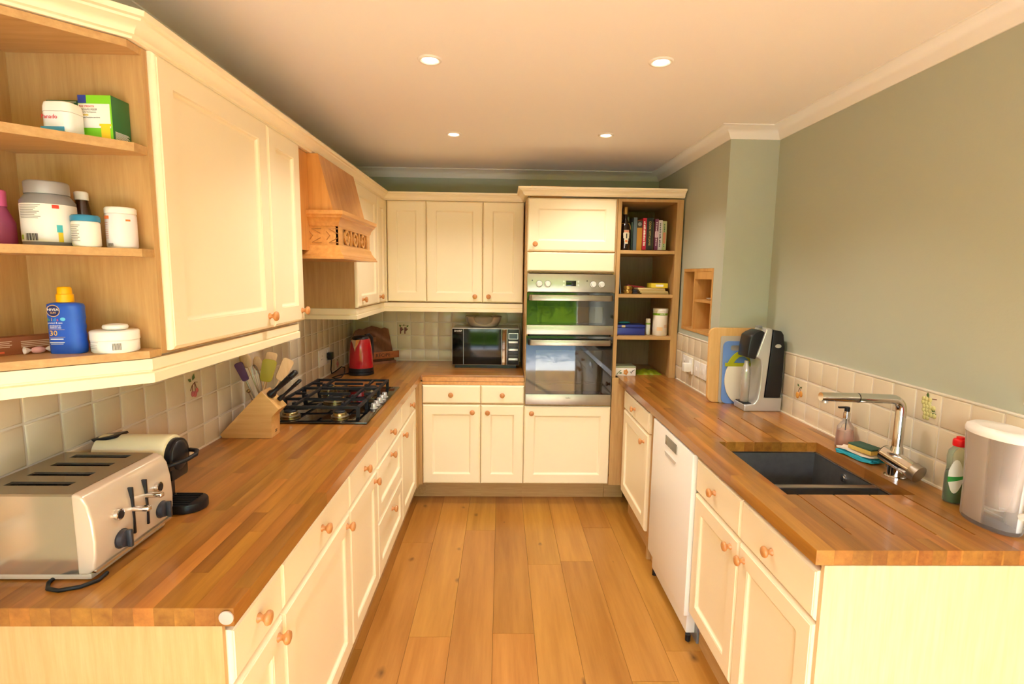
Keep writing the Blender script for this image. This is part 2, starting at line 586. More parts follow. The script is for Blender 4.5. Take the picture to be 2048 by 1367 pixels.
# garden seen only as a reflection; pale paving added to bounce sun onto ceiling
solo('bounce_terrace', MB().box(-7, -6.0, -0.2, 7, REAR - 0.101, -0.10), mat('bounce_paving', 'e9e6df', 0.8, var=0.06, vscale=2), 'added pale paving outside the patio opening, bouncing sun onto the ceiling', 'bounce_terrace', (0, -4, -0.1), kind='stuff')
solo('lawn', MB().box(-14, -16, -0.2, 14, -6.002, -0.15), mat('grass', '5d7a34', 0.9, var=0.3, vscale=4), 'lawn outside the patio opening', 'lawn', (0, -8, -0.15), kind='stuff')
mb = MB()
for i in range(4200):
    x, y, z = random.uniform(-6, 6), -7.6 + random.gauss(0, 0.35), random.uniform(0.62, 3.0)
    d = Vector((random.gauss(0, 1), random.gauss(0, 1), random.gauss(0, 1))).normalized()
    u = d.orthogonal().normalized() * 0.05
    p = Vector((x, y, z))
    q = d * random.uniform(0.2, 0.5)
    mb.add([p - u * 0.2, p + q * 0.5 - u, p + q, p + q * 0.5 + u], [(0, 1, 2, 3)])
mb.box(-6.5, -8.4, -0.149, 6.5, -7.9, 2.6)
m_hedge = mat('hedge_leaves', '8fb04a', 0.55, var=0.35, vscale=6)
_t = m_hedge.node_tree
_tl = _t.nodes.new('ShaderNodeBsdfTranslucent')
_tl.inputs[0].default_value = lin('c3d860')
_mx = _t.nodes.new('ShaderNodeMixShader')
_mx.inputs[0].default_value = 0.5
_t.links.new(_t.nodes['Principled BSDF'].outputs[0], _mx.inputs[1])
_t.links.new(_tl.outputs[0], _mx.inputs[2])
_t.links.new(_mx.outputs[0], _t.nodes['Material Output'].inputs[0])
solo('hedge', mb, m_hedge, 'leafy green hedge beyond the patio opening', 'hedge', (0, -7.6, -0.15), kind='stuff', smooth=0)

# coving along left, end, pier and right walls
cov = [(0.0, 2.336), (0.006, 2.336), (0.010, 2.343), (0.022, 2.362), (0.040, 2.379), (0.062, 2.387), (0.066, 2.3905), (0.075, 2.391), (0.075, CEIL), (0.0, CEIL)]
mb = MB().sweep([(WLX, REAR), (WLX, WBY), (PX, WBY), (PX, PY), (WRX, PY), (WRX, REAR)], cov)
struct('trim_1', mb, m_white, 'white coving where walls meet the ceiling', smooth=40)

# ------------------------------------------------------------------ wall tiles
TP = 0.109
def tile_mesh(w, h):
    T = Matrix.Translation((-w / 2, 0, -h / 2))
    return MB().rings(w, h, [(0, 0.009), (0, 0.003), (0.0015, 0.0012), (0.005, 0.0)], T=T).mesh('tile', m_tile, smooth=50)
tm_full, tm_cut = tile_mesh(TP - 0.0058, TP - 0.0058), tile_mesh(TP - 0.0058, 0.081)
ROWS = [(0.9625, tm_cut)] + [(1.0085 + TP * (i + 0.5), tm_full) for i in range(7)]
TILES = {}
def lay_tiles(wall, key, pos, rz, cols, nrow_of):
    """pos(s) -> (x, y) of the tile face along the wall; rz turns a -Y facing tile."""
    for ci, s in enumerate(cols):
        for ri in range(nrow_of(s)):
            z, me = ROWS[ri]
            x, y = pos(s)
            o = link('tile', me, wall, (x, y, z), (random.gauss(0, 0.004), random.gauss(0, 0.003), rz + random.gauss(0, 0.004)))
            TILES[(key, ci, ri)] = (o, x, y, z)
lcols = [0.948 + TP * (i + 0.5) for i in range(29)]
lay_tiles(wall_left, 'L', lambda s: (-1.1655, s), R(90), lcols, lambda s: 7 if 2.2 < s < 3.1 else 4)
bcols = [-1.162 + TP * (i + 0.5) + 0.011 for i in range(12)]
lay_tiles(wall_back, 'B', lambda s: (s, 4.1555), 0, bcols, lambda s: 4)
rcols = [2.776 - TP * (i + 0.5) + 0.1 for i in range(16)]
lay_tiles(wall_right, 'R', lambda s: (1.4675, s), R(-90), rcols, lambda s: 3)
pcols = [2.89 + TP * (i + 0.5) for i in range(6)]
lay_tiles(wall_pier, 'P', lambda s: (1.2025, s), R(-90), pcols, lambda s: 3)
for nm, wall, bx in (('L', wall_left, (WLX, 0.93, 0.9, -1.1685, WBY, 1.45)), ('L2', wall_left, (WLX, 2.2, 1.45, -1.1685, 3.11, 1.77)), ('B', wall_back, (WLX, 4.1585, 0.9, 0.16, WBY, 1.45)),
                     ('R', wall_right, (1.4705, 1.12, 0.9, WRX, PY, 1.229)), ('P', wall_pier, (1.2055, 2.885, 0.9, PX, 3.54, 1.229))):
    part('grout_bed', MB().box(*bx), m_grout, wall, smooth=0)
# rounded capping and sealant lines
part('tile_capping', MB().box(1.4665, 1.12, 1.2265, WRX, PY, 1.2335), m_grout, wall_right, bevel=0.002)
part('tile_capping', MB().box(1.2015, 2.885, 1.2265, PX, 3.52, 1.2335), m_grout, wall_pier, bevel=0.002)
part('sealant', MB().box(1.4615, 1.25, WT, 1.471, PY - 0.005, WT + 0.006), m_seal, wall_right, smooth=0)
part('sealant', MB().box(1.1975, PY + 0.008, WT, 1.207, 3.5, WT + 0.006), m_seal, wall_pier, smooth=0)
part('sealant', MB().box(-1.169, 1.02, WT, -1.160, 4.15, WT + 0.006), m_seal, wall_left, smooth=0)
part('sealant', MB().box(-1.15, 4.150, WT, 0.16, 4.160, WT + 0.006), m_seal, wall_back, smooth=0)

m_leaf = flat('motif_leaf', '4c6b32', 0.35)
m_twig = flat('motif_twig', '7a4a35', 0.4)
def motif(key, ci, ri, fruit, leaf, twig, fcol, nm):
    """Relief fruit on one tile, drawn in the tile's own x/z plane."""
    o, x, y, z = TILES[(key, ci, ri)]
    b = MB()
    for fx, fz, r in fruit:
        b.sphere((fx, -0.001, fz), r, 0.004, r * 1.12, seg=10, rings=6, mi=0)
    for lx, lz, ln, a in leaf:
        T = Matrix.Translation((lx, -0.0015, lz)) @ Matrix.Rotation(a, 4, 'Y')
        b.add([(0, 0, 0), (ln * 0.5, -0.002, ln * 0.28), (ln, 0, 0), (ln * 0.5, -0.002, -ln * 0.28), (ln * 0.5, 0.002, 0)], [(0, 1, 2, 3), (0, 4, 1), (1, 4, 2), (2, 4, 3), (3, 4, 0)], 1, T)
    for pts in twig:
        b.tube([(p[0], -0.001, p[1]) for p in pts], 0.0013, seg=5, mi=2)
    c = link('fruit_motif', b.mesh('fruit_motif', [flat(nm, fcol, 0.25), m_leaf, m_twig], smooth=60), o)
    tag(c, 'glazed relief of ' + nm)
def near(cols, v):
    return min(range(len(cols)), key=lambda i: abs(cols[i] - v))
motif('L', near(lcols, 1.975), 2, [(-0.012, -0.030, 0.010), (0.004, -0.034, 0.011), (0.016, -0.022, 0.009)], [(-0.016, 0.018, 0.026, R(-150)), (-0.010, 0.020, 0.030, R(-60))],
      [[(-0.026, -0.016), (-0.012, 0.002), (0.006, 0.012), (0.024, 0.008)], [(-0.010, 0.004), (-0.012, -0.024)], [(0.004, 0.010), (0.006, -0.026)], [(0.006, 0.010), (0.016, -0.016)]], 'c46a6c', 'pink cherries')
motif('L', near(lcols, 3.72), 0, [(0.0, 0.012, 0.010), (-0.014, 0.0, 0.010), (0.012, -0.006, 0.011), (-0.004, -0.016, 0.010)], [(-0.006, 0.018, 0.02, R(-120))], [[(0, 0.014), (0.006, 0.03)]], 'c98a80', 'pink berries')
gr = []
for cx in (-0.016, 0.018):
    for r_ in range(5):
        for q in range(max(1, 3 - abs(r_ - 1))):
            gr.append((cx + (q - 1) * 0.009, 0.006 - r_ * 0.010, 0.0052))
motif('B', near(bcols, -0.775), 2, gr, [(-0.02, 0.014, 0.024, R(-130)), (0.022, 0.014, 0.022, R(-40)), (0.0, 0.02, 0.018, R(-80))], [[(-0.03, 0.03), (0.0, 0.024), (0.024, 0.026)]], '7d4b55', 'dark grapes')
motif('R', near(rcols, 2.482), 1, [(-0.014, -0.026, 0.015), (0.014, -0.016, 0.014)], [(-0.004, 0.018, 0.02, R(-140)), (0.004, 0.012, 0.018, R(-30))], [[(-0.012, -0.012), (0, 0.012), (0.012, -0.004)]], 'd99a4a', 'orange apricots')
gr = []
for r_ in range(6):
    for q in range(2 + (r_ % 2) + (1 if 1 <= r_ <= 4 else 0)):
        gr.append((-0.022 + q * 0.013 + (r_ % 2) * 0.004 + (5 - r_) * 0.003, -0.034 + r_ * 0.0125, 0.0078))
motif('R', near(rcols, 1.742), 2, gr, [(0.0, 0.034, 0.02, R(-100)), (0.02, -0.02, 0.022, R(-20)), (0.018, 0.0, 0.02, R(20))], [[(0.016, 0.034), (0.034, 0.036)]], 'c9c283', 'pale green grapes')

# ------------------------------------------------------------------ recessed ceiling spotlights
for i, (x, y) in enumerate(((-0.275, 2.078), (0.583, 2.05), (-0.28, 3.12), (0.582, 3.08))):
    t = thing('ceiling_spotlight', 'round white recessed spotlight in the ' + ('ceiling nearer' if y > 2.5 else 'ceiling farther from') + ' the oven, ' + ('hob side' if x < 0 else 'sink side'), 'spotlight', (x, y, CEIL), group='recessed ceiling spotlights')
    part('trim_ring', MB().lathe([(0.030, -0.002), (0.034, -0.006), (0.043, -0.005), (0.046, 0.0), (0.030, 0.0)], seg=32), m_white, t, smooth=60)
    part('lamp', MB().lathe([(0.0001, -0.003), (0.024, -0.0035), (0.0295, -0.001), (0.0295, 0.0)], seg=24), mat('lamp_glow', 'fff4dc', 0.4, emit=('ffedd0', 14.0)), t, smooth=60)
    ld = bpy.data.lights.new('spot_beam', 'SPOT')
    ld.energy, ld.spot_size, ld.spot_blend, ld.shadow_soft_size = 12.0, R(125), 0.8, 0.03
    ld.color = (1.0, 0.93, 0.84)
    lo = bpy.data.objects.new('spot_beam', ld)
    C.objects.link(lo)
    lo.location = (0, 0, -0.03)
    lo.parent = t

# ------------------------------------------------------------------ cabinet pieces
DOORS = {}
def door_mesh(w, h, kind):
    key = (round(w, 3), round(h, 3), kind)
    if key not in DOORS:
        fw = 0.066 if min(w, h) > 0.22 else 0.045
        edge = [(0, 0.021), (0, 0.009), (0.002, 0.005), (0.006, 0.002), (0.008, 0.0025), (0.010, 0.0)]
        if kind == 'panel':
            edge += [(fw, 0.0), (fw + 0.002, 0.002), (fw + 0.004, 0.0025), (fw + 0.006, 0.007), (fw + 0.012, 0.011), (fw + 0.016, 0.011)]
        else:
            edge += [(0.012, 0.0)]
        DOORS[key] = MB().rings(w, h, edge).mesh('door', m_cream, smooth=40)
    return DOORS[key]
knob_me = MB().lathe([(0.0115, 0.0), (0.0115, 0.002), (0.0075, 0.006), (0.007, 0.011), (0.011, 0.016), (0.0165, 0.020), (0.0175, 0.024), (0.0155, 0.029), (0.009, 0.0315), (0.0001, 0.032)], seg=20,
                     T=Matrix.Rotation(R(90), 4, 'X')).mesh('knob', m_knob, smooth=60)
GAP = 0.0015
def front(cab, name, kind, x0, z0, x1, z1, knob=None, label=None):
    d = link(name, door_mesh(x1 - x0 - 2 * GAP, z1 - z0 - 2 * GAP, kind), cab, (x0 + GAP, 0, z0 + GAP))
    ROOT[d.name] = ROOT[cab.name]
    if label:
        d['label'] = label
    if knob:
        link('knob', knob_me, d, (knob[0] - x0 - GAP, 0, knob[1] - z0 - GAP))
    return d

def base_unit(label, loc, rz, wdt, depth, fronts, plinth=0.057, name='base_cabinet', inner=m_oakz, x0=0.0):
    t = thing(name, label, 'cabinet', loc, rz)
    part('carcass', MB().box(x0, 0.0215, 0.15, wdt, depth, 0.876), inner, t, smooth=0)
    part('plinth', MB().box(x0, plinth, 0.0, wdt, plinth + 0.018, 0.1495), m_oakx if rz == 0 else m_oaky, t, smooth=0)
    for f in fronts:
        front(t, *f)
    return t

ZD, ZM, ZB, ZT = 0.7165, 0.7235, 0.158, 0.856
LY = [1.032, 1.288, 1.894, 2.335, 2.932, 3.43]
def lx(i, s=0.0):
    return (XL, LY[i] + s, 0)
# left run (fronts face +X; local x runs along world +Y)
wA, wB, wC, wD, wE = [LY[i + 1] - LY[i] for i in range(5)]
cabA = base_unit('narrow cream cabinet with oak end panel below the toaster end of the worktop', lx(0), R(90), wA, 0.60,
          [('drawer', 'slab', 0, ZM, wA, ZT, (0.119, 0.800)), ('door', 'panel', 0, ZB, wA, ZD, (wA - 0.038, 0.676))])
part('end_panel', MB().box(-0.012, 0.012, 0.0, -0.0005, 0.60, WB - 0.001), wood('tan_oak_veneer', 'c59f66', 'd6b27b', 'Z', 0.45, fine=70, figure=0.2), cabA, smooth=0, label='oak end panel with bright light put into its pale colour')
base_unit('wide cream cabinet with one drawer and one door beside the narrow end cabinet', lx(1), R(90), wB, 0.60,
          [('drawer', 'slab', 0, ZM, wB, ZT, (wB / 2, 0.800)), ('door', 'panel', 0, ZB, wB, ZD, (wB - 0.045, 0.676))])
base_unit('cream cabinet with one drawer and one door next to the stack of three drawers', lx(2), R(90), wC, 0.60,
          [('drawer', 'slab', 0, ZM, wC, ZT, (wC / 2, 0.797)), ('door', 'panel', 0, ZB, wC, ZD, (wC - 0.06, 0.676))])
base_unit('cream cabinet with three stacked drawers below the hob', lx(3), R(90), wD, 0.60,
          [('drawer', 'slab', 0, ZM, wD, ZT, (wD / 2, 0.797)), ('drawer', 'panel', 0, 0.4475, wD, ZD, (wD / 2, 0.676)), ('drawer', 'panel', 0, ZB, wD, 0.4415, (wD / 2, 0.382))], name='drawer_cabinet')
cabE = base_unit('cream cabinet with one drawer and one door in the corner past the hob drawers', lx(4), R(90), wE, 0.60,
          [('drawer', 'slab', 0, ZM, wE, ZT, (wE * 0.58, 0.790)), ('door', 'panel', 0, ZB, wE, ZD, (0.035, 0.676))])
part('plinth_return', MB().box(XL - 0.075, LY[5], 0.0, XL - 0.057, 3.683, 0.1495).box(XL - 0.057, 3.665, 0.0, -0.5335, 3.683, 0.1495), m_oaky, cabE, world=True, smooth=0)
part('corner_post', MB().box(XL - 0.02, LY[5], 0.15, XL + 0.002, YB + 0.02, 0.876).box(XL + 0.002, YB + 0.004, 0.15, -0.534, YB + 0.02, 0.876), m_oakz, cabE, world=True, smooth=0, label='oak corner post')
# back run
BX = [-0.533, -0.133, 0.165, 0.764]
base_unit('cream cabinet with drawer and door in the corner under the end worktop', (BX[0], YB, 0), 0, 0.40, 0.62,
          [('drawer', 'slab', 0, 0.7285, 0.40, ZT, (0.197, 0.792)), ('door', 'panel', 0, ZB, 0.40, 0.7215, (0.344, 0.672))], plinth=0.151)
base_unit('narrow cream cabinet with drawer and door beside the oven tower', (BX[1], YB, 0), 0, BX[2] - BX[1], 0.62,
          [('drawer', 'slab', 0, 0.7285, BX[2] - BX[1], ZT, (0.147, 0.792)), ('door', 'panel', 0, ZB, BX[2] - BX[1], 0.7215, (0.048, 0.670))], plinth=0.151)
# oven tower
tw = thing('oven_tower_cabinet', 'tall cream and oak cabinet housing the built-in double oven', 'cabinet', (BX[2], YB, 0))
W3 = BX[3] - BX[2]
mb = MB().box(0.0, 0.0215, 0.15, 0.018, 0.63, 2.112).box(W3 - 0.016, 0.0215, 0.15, W3, 0.63, 2.112)
mb.box(0.018, 0.0215, 0.15, W3 - 0.016, 0.63, 0.722).box(0.018, 0.0215, 1.622, W3 - 0.016, 0.63, 2.112).box(0.018, 0.60, 0.722, W3 - 0.016, 0.63, 1.622)
part('carcass', mb, m_oakz, tw, smooth=0)
part('plinth', MB().box(0, 0.151, 0, W3, 0.169, 0.1495), m_oakx, tw, smooth=0)
front(tw, 'door', 'panel', 0, ZB, W3, 0.716, (0.05, 0.668))
front(tw, 'door', 'panel', 0.004, 1.763, W3 - 0.010, 2.108, (0.054, 1.809))
front(tw, 'fascia', 'slab', 0.004, 1.630, W3 - 0.010, 1.759)
# right run (fronts face -X; local x runs along world -Y)
RY = [1.259, 1.692, 2.107, 2.686, 2.829, 3.417]
sk = base_unit('cream sink cabinet with two drawer fronts, two doors and an end panel lightened as if brightly lit', (XR, RY[2], 0), R(-90), RY[2] - RY[0], 0.60,
          [('drawer', 'slab', 0, ZM - 0.012, RY[2] - RY[1], ZT, (0.195, 0.785)), ('drawer', 'slab', RY[2] - RY[1], ZM - 0.012, RY[2] - RY[0], ZT, (RY[2] - 1.482, 0.783)),
           ('door', 'panel', 0, ZB, RY[2] - RY[1], ZD - 0.012, (RY[2] - 1.752, 0.654)), ('door', 'panel', RY[2] - RY[1], ZB, RY[2] - RY[0], ZD - 0.012, (RY[2] - 1.650, 0.658))], name='sink_cabinet')
ch = [c for c in sk.children if c.name.startswith('carcass')][0]
ch.data.clear_geometry()
mb = MB()
L_ = RY[2] - RY[0]
mb.box(0, 0.0215, 0.15, 0.018, 0.60, 0.68).box(L_ - 0.018, 0.0215, 0.15, L_, 0.60, 0.876).box(0.018, 0.0215, 0.15, L_ - 0.018, 0.60, 0.168).box(0.018, 0.0215, 0.168, L_ - 0.018, 0.036, 0.876).box(0.018, 0.585, 0.168, L_ - 0.018, 0.60, 0.876)
me = mb.mesh('carcass', m_oakz, smooth=0)
ch.data = me
part('end_panel', MB().box(L_ + 0.0005, 0.008, 0.0, L_ + 0.014, 0.638, WB - 0.001), m_lit_oak, sk, smooth=0, label='oak end panel with bright light put into its pale colour')
fr = base_unit('cream cabinet with small drawer and door between dishwasher and oven tower', (XR, RY[5], 0), R(-90), RY[5] - RY[4], 0.38,
          [('drawer', 'slab', 0, 0.733, RY[5] - RY[4], ZT, (RY[5] - 3.13, 0.798)), ('door', 'panel', 0, ZB, RY[5] - RY[4], 0.727, (RY[5] - 2.905, 0.667))])
part('filler_panel', MB().box(XR + 0.045, RY[3] + 0.004, 0.0, XR + 0.063, RY[4], WB - 0.002).box(XR + 0.02, RY[4] - 0.018, 0.0, XR + 0.045, RY[4], WB - 0.002), m_oakz, fr, world=True, smooth=0, label='oak filler beside dishwasher')
part('corner_panel', MB().box(0.766, YB + 0.006, 0.15, XR + 0.03, YB + 0.014, WB - 0.002).box(0.766, YB + 0.006, WB - 0.002, 0.811, YB + 0.014, WT - 0.0005).box(XR + 0.022, RY[5], 0.15, XR + 0.04, YB + 0.006, WB - 0.002), m_oakz, fr, world=True, smooth=0, label='oak corner panel')
part('plinth_return', MB().box(0.766, 3.665, 0.0, XR + 0.075, 3.683, 0.1495), m_oakx, fr, world=True, smooth=0)

# dishwasher
dw = thing('dishwasher', 'white dishwasher standing under the worktop beside the sink cabinet', 'dishwasher', (XR, RY[3], 0), R(-90))
Wd = RY[3] - RY[2] - 0.004
part('casing', MB().box(0.004, 0.012, 0.03, Wd - 0.036, 0.57, 0.868), m_wplast, dw, bevel=0.004)
dd = part('door', MB().box(0.004, -0.016, 0.135, Wd, 0.010, 0.868), m_wplast, dw, bevel=0.006)
part('plinth', MB().box(0.01, 0.05, 0.0, Wd - 0.006, 0.06, 0.125), m_grey, dw, smooth=0)
part('display_panel', MB().box(0.215, -0.0185, 0.797, 0.375, -0.0155, 0.842), mat('display_grey', '6d6a63', 0.2), dd, bevel=0.002, label='dark grey display')
part('button', MB().box(0.378, -0.0185, 0.800, 0.392, -0.0155, 0.838), m_silver, dd, bevel=0.002)
part('handle', MB().prism([(0.215, 0.757), (0.23, 0.744), (0.36, 0.744), (0.375, 0.757), (0.375, 0.762), (0.215, 0.762)], -0.0185, -0.0155, 'Y'), mat('handle_shadow_grey', 'c9c6c0', 0.4), dd, label='flat grip plate with the shade of a recess in its grey')  # no hollow here: the shade of the grip is put into the grey
part('foot', MB().cyl((Wd - 0.03, 0.02, 0.0), (Wd - 0.03, 0.02, 0.03), 0.012), m_black, dw)
part('foot', MB().cyl((0.03, 0.02, 0.0), (0.03, 0.02, 0.03), 0.012), m_black, dw)

# ------------------------------------------------------------------ worktops made of staves
unit = MB().box(-0.5, -0.5, -0.5, 0.5, 0.5, 0.5)
st_y, st_x = unit.mesh('stave', m_stave_y, smooth=0), unit.mesh('stave', m_stave_x, smooth=0)
def stave(root, me, x0, y0, x1, y1, z1=WT):
    g = 0.0002
    link('stave', me, root, Vector(((x0 + x1) / 2, (y0 + y1) / 2, (WB + z1) / 2)) - root.location, scale=(x1 - x0 - g, y1 - y0 - g, z1 - WB))
def runs(a, b, start):
    """Random stave lengths between a and b."""
    p, out = a, []
    n = a + 0.06 + start
    while p < b - 0.02:
        if b - n < 0.14:
            n = b
        out.append((p, n))
        p, n = n, n + random.uniform(0.30, 0.62)
    return out
wl = thing('worktop', 'L-shaped wooden block worktop carrying the toaster, hob and microwave', 'worktop', (-0.85, 2.4, WB))
x = -1.163
while x < -0.543:
    x1 = x + 0.0415
    if -0.543 - x1 < 0.02:
        x1 = -0.543
    for a, b in runs(1.012, 4.153, random.uniform(0, 0.5)):
        stave(wl, st_y, x, a, x1, b)
    x = x1
y = 3.56
while y < 4.153:
    y1 = min(y + 0.0425, 4.153)
    for a, b in runs(-0.543, 0.160, random.uniform(0, 0.5)):
        stave(wl, st_x, a, y, b, y1)
    y = y1
part('support_rail', MB().box(-0.5325, 3.538, 0.8785, 0.162, 3.556, WT - 0.012).box(-0.5325, 3.530, 0.857, 0.162, 3.5348, 0.8765), m_hoodx, wl, world=True, smooth=0, label='wooden rail under the end worktop')

wr = thing('worktop', 'long wooden block worktop with sink cutout and drainer grooves', 'worktop', (1.1, 2.3, WB))
SX0, SX1, SY0, SY1 = 0.925, 1.342, 1.592, 2.127
grooves = [0.957, 1.075, 1.192, 1.300]
edges = [0.812]
gset = []
for g in grooves:
    n = max(1, round((g - 0.003 - edges[-1]) / 0.042))
    s0 = edges[-1]
    for i in range(n):
        edges.append(s0 + (g - 0.003 - s0) * (i + 1) / n)
    gset.append(len(edges) - 1)
    edges.append(g + 0.003)
s0 = edges[-1]
for i in range(4):
    edges.append(s0 + (1.4655 - s0) * (i + 1) / 4)
for i in range(len(edges) - 1):
    x0, x1 = edges[i], edges[i + 1]
    isg = i in gset
    rn = [(1.246, 4.09)] if isg else runs(1.246, 4.09, random.uniform(0, 0.5))
    for a, b in rn:
        segs = [(x0, x1, a, b)]
        out = []
        for (p0, p1, q0, q1) in segs:                                 # cut away the sink opening
            if p1 <= SX0 + 0.002 or p0 >= SX1 - 0.002 or q1 <= SY0 or q0 >= SY1:
                out.append((p0, p1, q0, q1))
            else:
                if q0 < SY0:
                    out.append((p0, p1, q0, SY0))
                if q1 > SY1:
                    out.append((p0, p1, SY1, q1))
                if p0 < SX0 - 0.002:
                    out.append((p0, SX0, max(q0, SY0), min(q1, SY1)))
                if p1 > SX1 + 0.002:
                    out.append((SX1, p1, max(q0, SY0), min(q1, SY1)))
        for (p0, p1, q0, q1) in out:
            lim = 1.466 if p0 < 1.19 else PY - 0.002                  # the pier takes the far right corner
            if p1 > 1.200 and q1 > PY - 0.002:
                q1 = PY - 0.002
            if q1 - q0 < 0.004:
                continue
            if isg:                                                   # grooves only run beside the sink bowl
                for (s, e, low) in ((q0, min(q1, 1.33), 0), (max(q0, 1.33), min(q1, SY0), 1), (max(q0, SY1), min(q1, 2.50), 1), (max(q0, 2.50), q1, 0)):
                    if e - s > 0.004:
                        stave(wr, st_y, p0, s, p1, e, WT - 0.003 * low)
            else:
                stave(wr, st_y, p0, q0, p1, q1)

# sink under the cutout
sk = thing('kitchen_sink', 'square dark stainless steel sink bowl set under the wooden worktop', 'sink', ((SX0 + SX1) / 2, (SY0 + SY1) / 2, 0.69))
def bowl(x0, x1, y0, y1, zt, zb, th=0.004, taper=0.012):
    b = MB()
    o0 = [(x0, y0), (x1, y0), (x1, y1), (x0, y1)]
    i0 = [(x0 + taper, y0 + taper), (x1 - taper, y0 + taper), (x1 - taper, y1 - taper), (x0 + taper, y1 - taper)]
    v = [(p[0], p[1], zt) for p in o0] + [(p[0], p[1], zb) for p in i0]
    f = [(4, 5, 6, 7)] + [(k, (k + 1) % 4, 4 + (k + 1) % 4, 4 + k) for k in range(4)]
    e = 0.012
    v += [(x0 - e, y0 - e, zt), (x1 + e, y0 - e, zt), (x1 + e, y1 + e, zt), (x0 - e, y1 + e, zt)]
    f += [(k, (k + 1) % 4, 8 + (k + 1) % 4, 8 + k) for k in range(4)]
    return b.add(v, f)
o = part('bowl', bowl(SX0 + 0.004, SX1 - 0.004, 1.772, SY1 - 0.004, WB - 0.001, 0.70), m_sinksteel, sk, world=True, smooth=0)
o2 = part('side_bowl', bowl(SX0 + 0.004, SX1 - 0.004, SY0 + 0.004, 1.748, WB - 0.001, 0.76, taper=0.008), m_sinksteel, sk, world=True, smooth=0)
part('rim', MB().box(SX0 - 0.006, 1.746, WB - 0.006, SX1 + 0.006, 1.774, WB - 0.0005), m_steel, sk, world=True, bevel=0.002)
part('lip', MB().box(SX0, SY1 - 0.006, WB - 0.004, SX1, SY1 - 0.002, WB - 0.0003).box(SX1 - 0.006, SY0 + 0.002, WB - 0.004, SX1 - 0.002, SY1 - 0.002, WB - 0.0003), m_chrome, sk, world=True, smooth=0, label='bright steel lip')
part('overflow', MB().cyl((SX1 - 0.007, 1.925, 0.842), (SX1 - 0.012, 1.925, 0.842), 0.016, seg=20).cyl((SX1 - 0.012, 1.925, 0.842), (SX1 - 0.014, 1.925, 0.842), 0.009, seg=16), m_chrome, sk, world=True)
part('drain', MB().cyl((1.13, 1.95, 0.7005), (1.13, 1.95, 0.704), 0.04, seg=24), m_chrome, sk, world=True)

# ------------------------------------------------------------------ wall cabinets
UY = [1.3355, 1.940, 2.240, 3.077, 3.585, 3.833]
DEP = XU - (-1.163)
def wu(label, loc, rz, wdt, depth, fronts):
    t = thing('wall_cabinet', label, 'cabinet', loc, rz)
    part('carcass', MB().box(0.0, 0.0215, -0.004, wdt, depth, UT - UB - 0.003), m_oakz, t, smooth=0)
    for f in fronts:
        front(t, *f)
    return t
H = UT - UB
a, b = UY[1] - UY[0], UY[2] - UY[1]
wu('large cream wall cabinet with one wide door beside the open end shelves', (XU, UY[0], UB), R(90), a, DEP, [('door', 'panel', 0, 0, a, H, (a - 0.045, 0.045))])
wu('narrow cream wall cabinet between the wide-door cabinet and the cooker hood', (XU, UY[1], UB), R(90), b, DEP, [('door', 'panel', 0, 0, b, H, (b - 0.035, 0.045))])
a = UY[4] - UY[3]
b = UY[5] - UY[4]
wu('cream wall cabinet with oak side panel, past the cooker hood', (XU, UY[3], UB), R(90), a, DEP, [('door', 'panel', 0, 0, a, H, (0.09, 0.046))])
cc = wu('slim cream wall cabinet filling the corner of the left wall', (XU, UY[4], UB), R(90), b - 0.004, DEP, [('door', 'panel', 0, 0, b - 0.004, H, (0.03, 0.045))])
WX = [-0.825, -0.543, -0.137, 0.158]
DB = 4.154 - YW
part('corner_fillet', MB().box(-0.850, 3.8290, UB, -0.8258, 3.862, UT - 0.003), m_cream, cc, world=True, smooth=0)
wu('cream corner wall cabinet with a knobless door on the end wall', (WX[0], YW, UB), 0, WX[1] - WX[0], DB, [('door', 'panel', 0.002, 0, WX[1] - WX[0], H)])
wu('cream wall cabinet with the widest door on the end wall, above the microwave', (WX[1], YW, UB), 0, WX[2] - WX[1], DB, [('door', 'panel', 0, 0, WX[2] - WX[1], H, (0.352, 0.045))])
wu('narrow cream wall cabinet touching the oven tower', (WX[2], YW, UB), 0, WX[3] - WX[2], DB, [('door', 'panel', 0, 0, WX[3] - WX[2], H, (0.045, 0.045))])

# open end shelves with a diagonal front
es = thing('open_end_shelves', 'open oak end shelves with slanting front holding bottles and medicine', 'shelf', (-1.0, 1.2, UB))
def shelf_board(z0, z1, inset=0.0, xf=-0.848):
    return MB().prism([(-1.163, 0.957 + inset * 1.4), (xf - inset, 1.272), (xf - inset, 1.316), (-1.163, 1.316)], z0, z1, 'Z')
part('side_panel', MB().box(-1.163, 1.3165, UB - 0.004, -0.846, 1.3345, UT - 0.003), m_oakz, es, world=True, smooth=0)
part('back_panel', MB().box(-1.163, 0.96, UB + 0.01, -1.157, 1.3165, UT - 0.02), m_oakz, es, world=True, smooth=0)
part('shelf_board', shelf_board(2.101, UT - 0.003), m_oakx, es, world=True, smooth=0)
part('shelf_board', shelf_board(1.875, 1.895), m_oakx, es, world=True, smooth=0)
part('shelf_board', shelf_board(1.636, 1.654), m_oakx, es, world=True, smooth=0)
part('shelf_board', shelf_board(1.393, 1.411), m_oakx, es, world=True, smooth=0)

